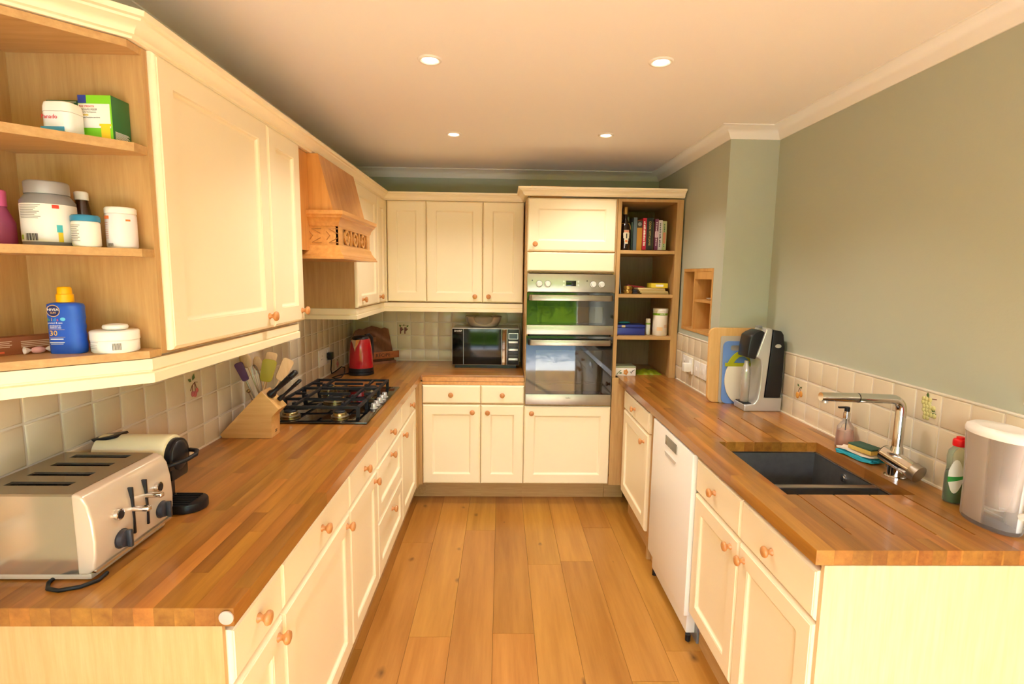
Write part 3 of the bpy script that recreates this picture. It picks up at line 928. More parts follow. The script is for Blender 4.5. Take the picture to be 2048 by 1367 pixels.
# cornice and light pelmets
cor = [(-0.02, 2.1205), (0.004, 2.1205), (0.006, 2.126), (0.012, 2.129), (0.014, 2.137), (0.022, 2.147), (0.034, 2.153), (0.036, 2.158), (0.045, 2.160), (0.047, 2.172), (-0.02, 2.172)]
solo('cornice', MB().sweep([(-1.155, 0.965), (-0.842, 1.278), (-0.842, 3.823), (0.150, 3.823), (0.150, 3.512), (1.196, 3.512)], cor), m_cream,
     'cream cornice moulding along the tops of the wall cabinets and oven tower', 'cornice', (-0.84, 2.5, 2.119), smooth=30)
pel = [(-0.016, 1.3965), (0.003, 1.3965), (0.003, 1.3655), (-0.001, 1.3635), (-0.001, 1.3605), (0.007, 1.3575), (0.007, 1.334), (-0.016, 1.334)]
solo('light_pelmet', MB().sweep([(-1.155, 0.965), (-0.846, 1.274), (-0.846, 2.20)], [(o, z - 0.005 if z > 1.39 else z) for o, z in pel]), m_cream,
     'cream light pelmet under the end shelves and first wall cabinets', 'pelmet', (-0.85, 1.7, 1.334), smooth=20)
solo('light_pelmet', MB().sweep([(-1.155, 3.083), (-0.848, 3.083), (-0.848, 3.815), (0.155, 3.815)], pel), m_cream,
     'cream light pelmet turning the corner above the kettle and microwave', 'pelmet', (-0.3, 3.815, 1.334), smooth=20)

# cooker hood
hd = thing('cooker_hood', 'honey oak cooker hood with carved frieze and tapering chimney', 'cooker hood', (-0.95, 2.66, 1.665))
HY0, HY1 = 2.385, 2.940
v = []
for (z, xf) in ((1.868, -0.744), (2.118, -0.805)):
    v += [(-1.160, HY0, z), (xf, HY0, z), (xf, HY1, z), (-1.160, HY1, z)]
part('chimney', MB().add(v, [(0, 1, 2, 3), (4, 7, 6, 5), (0, 4, 5, 1), (1, 5, 6, 2), (2, 6, 7, 3), (3, 7, 4, 0)]), m_hood, hd, world=True, smooth=0)
path = [(-1.160, HY0 - 0.004), (-0.724, HY0 - 0.004), (-0.724, HY1 + 0.004), (-1.160, HY1 + 0.004)]
# walks +X, +Y, -X so that 'out' (right-hand side) points away from the hood
up_p = [(-0.02, 1.808), (0.0, 1.808), (0.004, 1.814), (0.006, 1.826), (0.016, 1.842), (0.022, 1.845), (0.022, 1.852), (0.030, 1.858), (0.031, 1.874), (-0.02, 1.874)]
lo_p = [(-0.02, 1.665), (0.031, 1.665), (0.031, 1.672), (0.026, 1.676), (0.026, 1.683), (0.018, 1.690), (0.008, 1.706), (0.004, 1.722), (0.0, 1.726), (-0.02, 1.726)]
part('upper_moulding', MB().sweep(path, up_p), m_hoodx, hd, world=True, smooth=35)
part('lower_moulding', MB().sweep(path, lo_p), m_hoodx, hd, world=True, smooth=35)
part('hood_body', MB().box(-1.160, HY0 + 0.012, 1.667, -0.738, HY1 - 0.012, 1.867), m_hood, hd, world=True, smooth=0)
# carved frieze: side panel with chevrons, front panel with three ringed roundels
sf = part('side_frieze', MB().box(-1.160, HY0, 1.726, -0.726, HY0 + 0.011, 1.808), m_hoodx, hd, world=True, smooth=0)
mb = MB()
yq = HY0 - 0.003
for cx in (-0.755, -0.830):
    for s in (1, -1):
        mb.tube([(cx + 0.03, yq + 0.002, 1.767 + s * 0.030), (cx - 0.012, yq + 0.002, 1.767 + s * 0.030), (cx + 0.026, yq + 0.002, 1.767 + s * 0.010)], 0.0022, seg=5)
    mb.tube([(cx - 0.022, yq + 0.002, 1.785), (cx - 0.008, yq + 0.002, 1.767), (cx - 0.022, yq + 0.002, 1.749)], 0.0022, seg=5)
part('carving', mb, flat('carved_groove', 'a8713a', 0.5), sf, world=True)
ff = part('front_frieze', MB().box(-0.736, HY0, 1.726, -0.7335, HY1, 1.808), flat('frieze_recess', '6b4524', 0.7), hd, world=True, smooth=0)
XF0, XF1 = -0.7335, -0.7245
mb = MB().box(XF0, HY0, 1.726, XF1, 2.455, 1.808).box(XF0, 2.88, 1.726, XF1, HY1, 1.808).box(XF0, 2.455, 1.726, XF1, 2.88, 1.732).box(XF0, 2.455, 1.802, XF1, 2.88, 1.808)
for q in range(4):
    yc = 2.455 + q * 0.425 / 3
    mb.box(XF0, yc - 0.006, 1.732, XF1, yc + 0.006, 1.802)
part('frieze_frame', mb, m_hoodx, ff, world=True, smooth=0)
for q in range(3):
    yc = 2.455 + (q + 0.5) * 0.425 / 3
    T = Matrix.Translation((XF0, yc, 1.767)) @ Matrix.Rotation(R(90), 4, 'Y')
    mb = MB().lathe([(0.024, 0), (0.024, 0.009), (0.034, 0.009), (0.034, 0)], seg=28, T=T)
    for s1 in (1, -1):
        for s2 in (1, -1):
            mb.box(-0.004, 0.0, -0.003, 0.004, 0.030, 0.003, T=Matrix.Translation((XF0 + 0.0045, yc + s1 * 0.022, 1.767 + s2 * 0.022)) @ Matrix.Rotation(math.atan2(s2, s1) - R(90), 4, 'X'))
    mb.lathe([(0.0001, 0.0), (0.010, 0.0), (0.0095, 0.006), (0.0001, 0.008)], seg=16, T=T)
    part('roundel', mb, m_hoodx, ff, world=True, smooth=40)
part('filler_strip', MB().box(-0.870, UY[2] + 0.001, 1.70, -0.852, HY0, 2.117), m_hood, hd, world=True, smooth=0)
part('filler_strip', MB().box(-0.870, HY1, 1.70, -0.852, UY[3] - 0.001, 2.117), m_hood, hd, world=True, smooth=0)

# ------------------------------------------------------------------ open tall shelf unit
ts = thing('open_shelf_unit', 'tall open oak shelf unit of cookbooks beside the oven tower', 'shelf', (0.987, 3.53, WT))
mb = MB().box(0.766, 3.53, WT, 0.790, 4.09, 2.112).box(1.157, 3.53, WT, 1.2, 3.555, 2.112).box(1.168, 3.555, WT, 1.2, 4.09, 2.112).box(0.790, 3.53, 2.094, 1.157, 3.548, 2.112)
part('frame', mb, m_oakz, ts, world=True, smooth=0)
part('top_board', MB().box(0.790, 3.548, 2.096, 1.168, 4.09, 2.112), m_oakx, ts, world=True, smooth=0)
part('back_panel', MB().box(0.790, 4.084, WT, 1.168, 4.09, 2.096), wood('brown_backing', '7e6044', '927454', 'Z', 0.5, fine=70, figure=0.2), ts, world=True, smooth=0)
SH = [1.779, 1.487, 1.202]
for z in SH:
    part('shelf_board', MB().box(0.790, 3.536, z - 0.022, 1.168, 4.084, z), m_oakx, ts, world=True, smooth=0)

# ------------------------------------------------------------------ niche in the pier
nb = thing('niche_shelf_box', 'pine shelf box with divider set into the pier wall', 'shelf', (PX, 3.24, NZ0))
def npart(n, *bx):
    part(n, MB().box(*bx), m_pine, nb, world=True, smooth=0)
npart('lining', PX - 0.003, NY0 + 0.001, NZ0 + 0.001, PX + 0.196, NY0 + 0.016, NZ1 - 0.001)
npart('lining', PX - 0.003, NY1 - 0.016, NZ0 + 0.001, PX + 0.196, NY1 - 0.001, NZ1 - 0.001)
npart('lining', PX - 0.003, NY0 + 0.016, NZ0 + 0.001, PX + 0.196, NY1 - 0.016, NZ0 + 0.018)
npart('lining', PX - 0.003, NY0 + 0.016, NZ1 - 0.018, PX + 0.196, NY1 - 0.016, NZ1 - 0.001)
npart('back_board', PX + 0.185, NY0 + 0.016, NZ0 + 0.018, PX + 0.196, NY1 - 0.016, NZ1 - 0.018)
npart('divider', PX - 0.001, 3.285, NZ0 + 0.018, PX + 0.185, 3.30, NZ1 - 0.018)
npart('header', PX - 0.001, NY0 + 0.016, NZ1 - 0.065, PX + 0.014, 3.285, NZ1 - 0.018)
npart('shelf_board', PX + 0.004, NY0 + 0.016, 1.455, PX + 0.185, 3.285, 1.469)
solo('white_plate', MB().lathe([(0.0001, 0.0), (0.035, 0.0), (0.06, 0.008), (0.066, 0.0125), (0.06, 0.011), (0.034, 0.004), (0.0001, 0.004)], PX + 0.085, 3.13, 1.4696, 28), m_wplast,
     'small white dish on the niche shelf', 'dish', (PX + 0.085, 3.13, 1.469))

# ------------------------------------------------------------------ built-in double oven
m_knobw = mat('pale_knob', 'd9d9d6', 0.3, 0.2)
ov = thing('double_oven', 'built-in stainless steel double oven with black glass doors', 'oven', (0.1725, YB, 0.725))
OX0, OX1 = 0.172, 0.757
fy = 3.509
part('oven_case', MB().box(OX0 + 0.022, fy + 0.026, 0.724, OX1 - 0.022, 4.05, 1.618), m_black, ov, world=True, smooth=0)
cp = part('control_panel', MB().box(OX0, fy - 0.004, 1.497, OX1, fy + 0.024, 1.617), m_steel, ov, world=True, bevel=0.003)
for kx in (0.252, 0.308, 0.612, 0.668):
    k = part('oven_knob', MB().lathe([(0.021, 0), (0.021, 0.003), (0.017, 0.004), (0.0165, 0.022), (0.015, 0.024), (0.0001, 0.0245)], seg=24, T=Matrix.Translation((kx, fy - 0.0047, 1.550)) @ Matrix.Rotation(R(90), 4, 'X')), m_knobw, cp, world=True, smooth=50)
for kx in (0.252, 0.308, 0.612, 0.668):
    part('knob_ring', MB().cyl((kx, fy - 0.0036, 1.550), (kx, fy - 0.0046, 1.550), 0.0235, seg=24), mat('dark_ring', '5b564d', 0.4), cp, world=True)
part('display', MB().box(0.430, fy - 0.0055, 1.536, 0.497, fy - 0.0035, 1.573), mat('oven_display', '10160c', 0.08), cp, world=True, bevel=0.001)
for bx in (0.415, 0.512):
    for bz in (1.543, 1.567):
        part('button', MB().cyl((bx, fy - 0.004, bz), (bx, fy - 0.0075, bz), 0.0065), m_silver, cp, world=True)
for bx in (0.205, 0.570):
    part('indicator_light', MB().cyl((bx, fy - 0.004, 1.572), (bx, fy - 0.0055, 1.572), 0.004), m_black, cp, world=True)
def oven_door(z0, z1, zs0, zs1, hz, win, racks):
    d = part('oven_door', MB().box(OX0, fy, z0, win[0], fy + 0.020, z1).box(win[1], fy, z0, OX1, fy + 0.020, z1).box(win[0], fy, z0, win[1], fy + 0.020, win[2]).box(win[0], fy, win[3], win[1], fy + 0.020, z1), m_blackglass, ov, world=True, smooth=0, label='black glass oven door')
    part('window_pane', MB().box(win[0], fy + 0.0002, win[2], win[1], fy + 0.004, win[3]), m_ovenglass, d, world=True, smooth=0)
    cav = MB()
    y0, y1 = fy + 0.006, fy + 0.0255
    cav.add([(win[0], y1, win[2]), (win[1], y1, win[2]), (win[1], y1, win[3]), (win[0], y1, win[3])], [(0, 1, 2, 3)])
    part('inner_glass', cav, mat('oven_inner', '6f6a52', 0.5, 0.1), d, world=True, smooth=0)
    rk = MB()
    for z in racks:
        rk.cyl((win[0], y0 + 0.008, z), (win[1], y0 + 0.008, z), 0.0022, seg=6)
    if racks:
        part('rack_rail', rk, m_steel, d, world=True)
    part('steel_strip', MB().box(OX0, fy - 0.004, zs0, OX1, fy + 0.020, zs1), m_steel, ov, world=True, bevel=0.002)
    h = MB().prism([(OX0 + 0.010, fy), (OX0 + 0.022, fy - 0.034), (OX0 + 0.034, fy - 0.040), (OX1 - 0.034, fy - 0.040), (OX1 - 0.022, fy - 0.034), (OX1 - 0.010, fy), (OX1 - 0.022, fy), (OX1 - 0.036, fy - 0.028), (OX0 + 0.036, fy - 0.028), (OX0 + 0.022, fy)], hz - 0.019, hz + 0.019, 'Z')
    part('handle', h, m_steel, d, world=True, bevel=0.002, label='flat steel bar handle')
oven_door(1.277, 1.492, 1.212, 1.275, 1.459, (0.245, 0.685, 1.292, 1.400), [])
oven_door(0.803, 1.200, 0.729, 0.801, 1.160, (0.238, 0.690, 0.822, 1.105), [0.872, 0.885])
lettering('beko', 0.016, m_ink, ov, (0.464, fy - 0.0045, 0.777))

# wooden board stored on the oven tower
solo('wooden_tray', MB().box(0.195, 3.62, 2.113, 0.40, 3.80, 2.122).box(0.195, 3.62, 2.122, 0.203, 3.80, 2.205).box(0.392, 3.62, 2.122, 0.40, 3.80, 2.195).box(0.203, 3.62, 2.122, 0.392, 3.628, 2.200).box(0.203, 3.792, 2.122, 0.392, 3.80, 2.200), m_beech, 'shallow wooden tray stored on top of the oven tower', 'tray', (0.3, 3.7, 2.113), smooth=0)

# ================================================================== things on the left worktop
# toaster
to = thing('toaster', 'four-slot champagne toaster with chrome levers on the worktop end', 'toaster', (-1.02, 1.238, WT))
TY0, TY1 = 1.100, 1.375
fp = [(-0.925, 0.936), (-0.905, 0.936), (-0.890, 0.946), (-0.883, 0.975), (-0.881, 1.010), (-0.884, 1.060), (-0.891, 1.096), (-0.902, 1.115), (-0.915, 1.121), (-0.925, 1.122)]
fpn = part('front_panel', MB().prism(fp, TY0, TY1, 'Y'), m_champ, to, world=True, bevel=0.006, seg=3, smooth=50)
mb = MB().box(-1.155, TY0 + 0.004, 0.936, -0.925, TY0 + 0.010, 1.118).box(-1.155, TY1 - 0.010, 0.936, -0.925, TY1 - 0.004, 1.118).box(-1.155, TY0 + 0.01, 0.936, -1.149, TY1 - 0.01, 1.118).box(-1.149, TY0 + 0.01, 0.936, -0.925, TY1 - 0.01, 1.075)
part('body', mb, mat('toaster_steel', 'cbbfae', 0.16, 0.85, var=0.03, vscale=12), to, world=True, smooth=0)
SL = [1.160, 1.219, 1.283, 1.342]
mb = MB().box(-1.155, TY0 + 0.003, 1.116, -1.112, TY1 - 0.003, 1.1215).box(-0.968, TY0 + 0.003, 1.116, -0.9245, TY1 - 0.003, 1.1215)
ed = [TY0 + 0.003] + [q for s in SL for q in (s - 0.0115, s + 0.0115)] + [TY1 - 0.003]
for i in range(0, len(ed), 2):
    mb.box(-1.112, ed[i], 1.116, -0.968, ed[i + 1], 1.1215)
tp = part('top_plate', mb, mat('toaster_top', 'a3937c', 0.25, 0.8), to, world=True, smooth=0, label='brushed metal top')
for s in SL:
    mb = MB().box(-1.112, s - 0.0115, 1.0755, -0.968, s - 0.0095, 1.114).box(-1.112, s + 0.0095, 1.0755, -0.968, s + 0.0115, 1.114)
    for q in range(7):
        mb.box(-1.10 + q * 0.02, s - 0.0085, 1.0755, -1.098 + q * 0.02, s - 0.0075, 1.116)
        mb.box(-1.10 + q * 0.02, s + 0.0075, 1.0755, -1.098 + q * 0.02, s + 0.0085, 1.116)
    part('slot', mb, mat('slot_wire', '55524c', 0.4, 0.8), to, world=True, smooth=0)
part('base', MB().box(-1.150, TY0 + 0.008, 0.921, -0.902, TY1 - 0.008, 0.9355), m_champ, to, world=True, bevel=0.005)
part('chrome_strip', MB().box(-0.898, TY0 + 0.004, 0.9385, -0.8865, TY1 - 0.004, 0.9465), m_chrome, to, world=True, bevel=0.002)
def xd(r0, y, z, lst, seg=20):
    return MB().lathe(lst, seg=seg, T=Matrix.Translation((r0, y, z)) @ Matrix.Rotation(R(90), 4, 'Y'))
for i, (y, zl) in enumerate(((1.222, 1.034), (1.271, 1.047))):
    part('lever_slot', MB().box(-0.8895, y - 0.003, 0.972, -0.8785, y + 0.003, 1.088), m_black, fpn, world=True, bevel=0.001)
    part('lever', MB().box(-0.892, y - 0.004, zl - 0.006, -0.842, y + 0.010, zl + 0.006), m_chrome, to, world=True, bevel=0.004, seg=3, smooth=60)
for i, (yb, zb_, yd, zd) in enumerate(((1.173, 1.043, 1.180, 0.982), (1.315, 1.050, 1.326, 0.986))):
    part('button', xd(-0.887, yb, zb_, [(0.013, 0), (0.013, 0.012), (0.0105, 0.013), (0.0105, 0.011), (0.0001, 0.0115)]), m_chrome, to, world=True, smooth=40)
    part('button_cap', xd(-0.8755, yb, zb_, [(0.0100, -0.002), (0.0095, 0.001), (0.0001, 0.0015)]), m_black, to, world=True, smooth=40)
    d = part('dial', xd(-0.884, yd, zd, [(0.024, 0), (0.024, 0.002), (0.0205, 0.003), (0.020, 0.014), (0.018, 0.0155), (0.0001, 0.016)]), mat('dial_grey', '35343a', 0.3), to, world=True, smooth=40)
    part('pointer', MB().box(-0.869, yd - 0.004, zd - 0.021, -0.857, yd + 0.004, zd + 0.021, T=None), mat('dial_pointer', '4a494e', 0.25, 0.5), d, world=True, bevel=0.0025)
for (x, y) in ((-1.13, TY0 + 0.03), (-1.13, TY1 - 0.03), (-0.925, TY0 + 0.03), (-0.925, TY1 - 0.03)):
    part('foot', MB().cyl((x, y, WT), (x, y, 0.9215), 0.010), m_rubber, to, world=True)
part('power_cord', MB().tube([(-0.99, 1.13, 0.9225), (-0.985, 1.094, 0.9225), (-0.968, 1.072, 0.9225), (-0.940, 1.066, 0.9225), (-0.905, 1.080, 0.9225), (-0.885, 1.105, 0.9225), (-0.888, 1.135, 0.9225)], 0.0042, seg=8), m_rubber, to, world=True, smooth=60, label='black power cord')

# capsule coffee machine
cm = thing('coffee_machine', 'cream and black capsule coffee machine behind the toaster', 'coffee machine', (-1.01, 1.48, WT))
YC = 1.48
arch = [(YC - 0.052, 1.045)] + [(YC - 0.052 * math.cos(PI * i / 14), 1.082 + 0.055 * math.sin(PI * i / 14)) for i in range(15)] + [(YC + 0.052, 1.045)]
part('barrel', MB().prism(arch, -1.138, -0.938, 'X'), m_creamplast, cm, world=True, bevel=0.006, smooth=50)
part('column', MB().box(-1.135, YC - 0.046, 0.930, -0.972, YC + 0.046, 1.047), m_creamplast, cm, world=True, bevel=0.008)
arch2 = [(YC + (y - YC) * 0.90, 1.082 + (z - 1.082) * 0.90 - 0.004) for y, z in arch]
part('front_cap', MB().prism(arch2, -0.940, -0.922, 'X').sphere((-0.926, YC, 1.078), 0.016, 0.040, 0.045, 16, 8), m_black, cm, world=True, bevel=0.004, smooth=50)
part('nozzle', MB().box(-0.965, YC - 0.040, 1.010, -0.922, YC + 0.040, 1.050), m_black, cm, world=True, bevel=0.010)
part('front_grid', MB().box(-0.9725, YC - 0.038, 0.930, -0.966, YC + 0.038, 1.020), m_black, cm, world=True, bevel=0.001)
part('base', MB().box(-1.138, YC - 0.050, WT, -0.970, YC + 0.050, 0.9305), m_black, cm, world=True, bevel=0.003)
mb = MB().prism([(-0.972, YC - 0.050)] + [(-0.905 + 0.050 * math.cos(a), YC + 0.050 * math.sin(a)) for a in [R(-90 + 15 * i) for i in range(13)]] + [(-0.972, YC + 0.050)], 0.9185, 0.944, 'Z')
tr = part('drip_tray', mb, m_black, cm, world=True, bevel=0.004)
mb = MB()
for q in range(7):
    mb.box(-0.960, YC - 0.036 + q * 0.012 - 0.002, 0.944, -0.885, YC - 0.036 + q * 0.012 + 0.002, 0.9465)
part('tray_grate', mb, m_rubber, tr, world=True, smooth=0)
part('water_tank', MB().box(-1.162, YC - 0.040, 0.930, -1.139, YC + 0.040, 1.085), glassy('smoked_tank', '6d675e', 0.05, 0.45), cm, world=True, bevel=0.006)
part('tank_lid', MB().prism([(-1.150, 1.130), (-1.085, 1.140), (-1.080, 1.134), (-1.140, 1.120)], YC - 0.028, YC + 0.028, 'Y'), m_black, cm, world=True, bevel=0.002)
part('lever_loop', MB().tube([(-0.990, YC - 0.056, 1.056), (-0.955, YC - 0.060, 1.058), (-0.918, YC - 0.050, 1.064), (-0.890, YC - 0.022, 1.071), (-0.882, YC + 0.010, 1.076), (-0.895, YC + 0.038, 1.078), (-0.925, YC + 0.056, 1.074), (-0.960, YC + 0.060, 1.068), (-0.990, YC + 0.056, 1.062)], 0.0062, seg=8), m_rubber, cm, world=True, smooth=60, label='black lever loop')

# knife block and knives
KY0, KY1 = 2.130, 2.216
solo('knife_block', MB().prism([(-1.158, 0.934), (-1.150, WT), (-0.946, WT), (-0.943, 1.008), (-0.911, 1.042), (-0.981, 1.119)], KY0, KY1, 'Y'), m_beech, 'slanted beech knife block in front of the wooden utensils', 'knife block', (-1.04, 2.17, WT), bevel=0.004)
kb = bpy.data.objects['knife_block']
part('printed_mark', MB().box(-0.9455, 2.166, 0.9425, -0.9450, 2.186, 0.9465).box(-0.9455, 2.166, 0.9360, -0.9450, 2.183, 0.9400), m_ink, kb, world=True, smooth=0)
nrm = Vector((0.739, 0, 0.674))
for i, (px, pz, y, ln, r, lb) in enumerate(((-0.957, 1.0955, 2.160, 0.150, 0.0145, 'thick-handled black kitchen knife in the top slot of the knife block'), (-0.934, 1.0705, 2.192, 0.125, 0.0095, 'slim-handled black kitchen knife in the lower slot of the knife block'))):
    t = thing('kitchen_knife', lb, 'knife', (px, y, pz))
    T = Matrix.Translation(Vector((px, y, pz)) + nrm * 0.001) @ nrm.to_track_quat('Z', 'Y').to_matrix().to_4x4()
    mb = MB().lathe([(r * 1.5, 0.0), (r * 1.55, 0.012), (r * 0.85, 0.028), (r * 0.95, 0.06), (r * 1.12, 0.095), (r * 1.15, ln - 0.035), (r * 0.9, ln - 0.033), (r * 0.9, ln - 0.030), (r * 1.15, ln - 0.028), (r * 1.05, ln - 0.004), (r * 0.7, ln), (0.0001, ln)], seg=14, T=T @ Matrix.Diagonal((1, 0.75, 1, 1)))
    part('handle', mb, m_black, t, world=True, smooth=50)
    part('rivet', MB().cyl(T @ Vector((0, -r * 0.9, ln - 0.045)), T @ Vector((0, r * 0.9, ln - 0.045)), 0.003, seg=10), m_steel, t, world=True)

# utensil pot with utensils
up = Vector((-1.050, 2.286, WT))
solo('utensil_pot', MB().lathe([(0.0001, 0), (0.044, 0), (0.046, 0.01), (0.046, 0.125), (0.042, 0.125), (0.041, 0.012), (0.0001, 0.012)], up.x, up.y, up.z, 24), m_beechz, 'wooden pot of cooking utensils behind the knife block', 'pot', up, smooth=40)
def utensil(nm, lb, cat, head, hm, foot, r, hw, hh, hth, hmat, smat, ang=0.0, shape='oval'):
    f, h = Vector(foot), Vector(head)
    t = thing(nm, lb, cat, f, group=None)
    d = (h - f).normalized()
    neck = h - d * hh
    part('handle', MB().tube([f, neck, neck + d * 0.015], r, seg=8), smat, t, world=True, smooth=60)
    nn = Vector((0.25, -1, 0))
    nn = (nn - d * nn.dot(d)).normalized()
    xx = nn.cross(d)
    T = Matrix.Translation(neck + d * hh / 2) @ Matrix((xx, nn, d)).transposed().to_4x4() @ Matrix.Rotation(ang, 4, 'Z')
    if shape == 'oval':
        mb = MB().sphere((0, 0, 0), hw / 2, hth, hh / 2, 16, 9)
        mb.v = [T @ v for v in mb.v]
        part('head', mb, hmat, t, world=True, smooth=60)
    else:
        pts = rrect(hw, hh, min(hw, hh) * 0.28, 4)
        part('head', MB().prism([(p[0] * (1.0 + 0.25 * p[1] / hh), p[1]) for p in pts], -hth, hth, 'Y', T=T), hmat, t, world=True, bevel=0.0015)
    return t
pf = lambda dx, dy: (up.x + dx, up.y + dy, WT + 0.016)
utensil('spatula', 'purple silicone spatula leaning out of the utensil pot', 'spatula', (-1.135, 2.262, 1.213), 0, pf(0.0151, 0.0053), 0.0038, 0.032, 0.085, 0.006, flat('purple_silicone', '5b3565', 0.5), m_steel, 0.0, 'rect')
utensil('spatula', 'olive green silicone spatula in the utensil pot', 'spatula', (-1.014, 2.305, 1.222), 0, pf(-0.0234, -0.0239), 0.0038, 0.055, 0.100, 0.005, flat('olive_silicone', 'a89a2a', 0.5), m_spoon, R(8), 'rect')
utensil('wooden_spoon', 'wooden spoon leaning towards the tiles, behind the purple spatula', 'spoon', (-1.150, 2.335, 1.248), 0, pf(0.0265, 0.0212), 0.0038, 0.048, 0.075, 0.007, m_spoon, m_spoon)
utensil('wooden_spoon', 'upright wooden spoon behind the whisk', 'spoon', (-1.106, 2.372, 1.225), 0, pf(0.0297, 0.0041), 0.0038, 0.040, 0.070, 0.007, m_spoon, m_spoon)
utensil('wooden_spatula', 'tall flat wooden spatula behind the olive green spatula', 'spatula', (-1.036, 2.378, 1.242), 0, pf(-0.0157, -0.0106), 0.0038, 0.044, 0.110, 0.004, m_spoon, m_spoon, R(10), 'rect')
utensil('wooden_spatula', 'broad pale wooden spatula leaning right, above the knife handles', 'spatula', (-0.970, 2.400, 1.208), 0, pf(-0.0113, -0.0316), 0.0038, 0.048, 0.105, 0.004, m_spoon, m_spoon, R(20), 'rect')
wk = thing('whisk', 'steel balloon whisk standing in the utensil pot', 'whisk', pf(0.0144, 0.0153))
top = Vector((-1.082, 2.292, 1.200))
f0 = Vector(pf(0.0144, 0.0153))
d = (top - f0).normalized()
part('handle', MB().tube([f0, f0 + d * 0.13], 0.0042, seg=8), m_steel, wk, world=True)
q = d.to_track_quat('Z', 'Y').to_matrix().to_4x4()
nk = f0 + d * 0.125
hl = (top - nk).length
for k in range(6):
    a = PI * k / 6
    pts = []
    for s in range(17):
        u = -1 + 2 * s / 16
        rad = 0.027 * u * (1.0 - 0.55 * abs(u) ** 3) * 1.2
        zz = hl * (1 - abs(u) ** 2.2)
        pts.append(Matrix.Translation(nk) @ q @ Vector((rad * (1 - abs(u) ** 4 * 0.75) * math.cos(a), rad * (1 - abs(u) ** 4 * 0.75) * math.sin(a), zz)))
    part('wire', MB().tube(pts, 0.0010, seg=5), m_steel, wk, world=True)
hdp = thing('honey_dipper', 'brass-tipped stick poking from the utensil pot above the knife block', 'utensil', pf(-0.0103, 0.025))
part('stick', MB().tube([pf(-0.0103, 0.025), (-1.092, 2.255, 1.085)], 0.0025, seg=6), m_steel, hdp, world=True)
part('tip', MB().sphere((-1.092, 2.255, 1.090), 0.0085), m_brass, hdp, world=True, smooth=60)

# gas hob
hb = thing('gas_hob', 'black glass gas hob with five brass burners and iron pan supports', 'hob', (-0.86, 2.74, WT))
HX0, HX1, HB0, HB1 = -1.105, -0.607, 2.345, 3.130
part('glass_plate', MB().box(HX0, HB0, WT + 0.0005, HX1, HB1, WT + 0.009), m_blackglass, hb, world=True, bevel=0.003)
for i, (x, y, r) in enumerate(((-0.985, 2.425, 0.034), (-0.752, 2.420, 0.031), (-0.868, 2.725, 0.046), (-0.992, 2.995, 0.034), (-0.735, 2.965, 0.034))):
    g = part('burner', MB().lathe([(r * 1.35, 0.0), (r * 1.35, 0.004), (r, 0.005), (r, 0.026), (r * 0.92, 0.029), (r * 0.5, 0.029), (r * 0.5, 0.026), (0.0001, 0.026)], x, y, WT + 0.009, 28), m_brass, hb, world=True, smooth=40)
    part('burner_cap', MB().lathe([(r * 0.80, 0.029), (r * 0.80, 0.034), (r * 0.7, 0.037), (0.0001, 0.037)], x, y, WT + 0.009, 24), m_iron, g, world=True, smooth=40)
    part('spreader_ring', MB().lathe([(r * 1.22, 0.011), (r * 1.30, 0.012), (r * 1.30, 0.0145), (r * 1.22, 0.0155)], x, y, WT + 0.009, 28), m_steel, g, world=True, smooth=40)
zg = WT + 0.009
def bar(mb, x0, y0, x1, y1, zb=0.040, zt=0.052, t=0.006):
    if abs(x1 - x0) > abs(y1 - y0):
        mb.box(x0, y0 - t, zg + zb, x1, y0 + t, zg + zt)
    else:
        mb.box(x0 - t, y0, zg + zb, x0 + t, y1, zg + zt)
for (y0, y1, inner) in ((2.440, 2.600, ()), (2.602, 2.852, (2.727,)), (2.864, 3.085, (2.982,))):
    mb = MB()
    for y in (y0, y1):
        bar(mb, -1.080, y, -0.672, y)
    for x in (-1.080, -0.672):
        bar(mb, x, y0, x, y1)
    for x in (-0.985, -0.868, -0.752):
        bar(mb, x, y0, x, y1 if x != -0.868 else y0 + 0.06)
    for y in inner:
        bar(mb, -1.080, y, -1.020, y)
        bar(mb, -0.950, y, -0.790, y)
        bar(mb, -0.715, y, -0.672, y)
    for x in (-1.080, -0.672):
        for y in (y0, y1):
            mb.box(x - 0.008, y - 0.007, zg, x + 0.008, y + 0.007, zg + 0.052)
    for x in (-0.985, -0.752):
        mb.box(x - 0.005, y0 + 0.02, zg + 0.05, x + 0.005, y0 + 0.045, zg + 0.062)
    part('pan_support', mb, m_iron, hb, world=True, smooth=0, label='black iron pan support')
for k in range(5):
    y = 2.605 + k * 0.062
    part('control_knob', MB().lathe([(0.019, 0), (0.019, 0.003), (0.014, 0.005), (0.0135, 0.024), (0.012, 0.026), (0.0001, 0.0262)], -0.638, y, zg, 20), m_silver, hb, world=True, smooth=40)

# kettle
kt = thing('kettle', 'red jug kettle with black base and chrome spout by the recipe stand', 'kettle', (-0.955, 3.57, WT))
part('base', MB().lathe([(0.0001, 0.0), (0.084, 0.0), (0.086, 0.006), (0.084, 0.020), (0.0001, 0.022)], seg=36), m_black, kt, smooth=40)
part('lower_band', MB().lathe([(0.081, 0.022), (0.083, 0.024), (0.082, 0.048), (0.080, 0.0485)], seg=36), m_black, kt, smooth=40)
part('body', MB().lathe([(0.081, 0.048), (0.0805, 0.075), (0.078, 0.13), (0.072, 0.19), (0.064, 0.235), (0.060, 0.244), (0.0001, 0.246)], seg=40), m_red, kt, smooth=50)
part('lid', MB().lathe([(0.057, 0.244), (0.056, 0.254), (0.045, 0.262), (0.0001, 0.266)], seg=32), m_black, kt, smooth=50)
fdir = Vector((-0.25, -0.97, 0)).normalized()
sd = Vector((-fdir.y, fdir.x, 0))
def kp(a, out, z):
    return fdir * out + sd * a + Vector((0, 0, z))
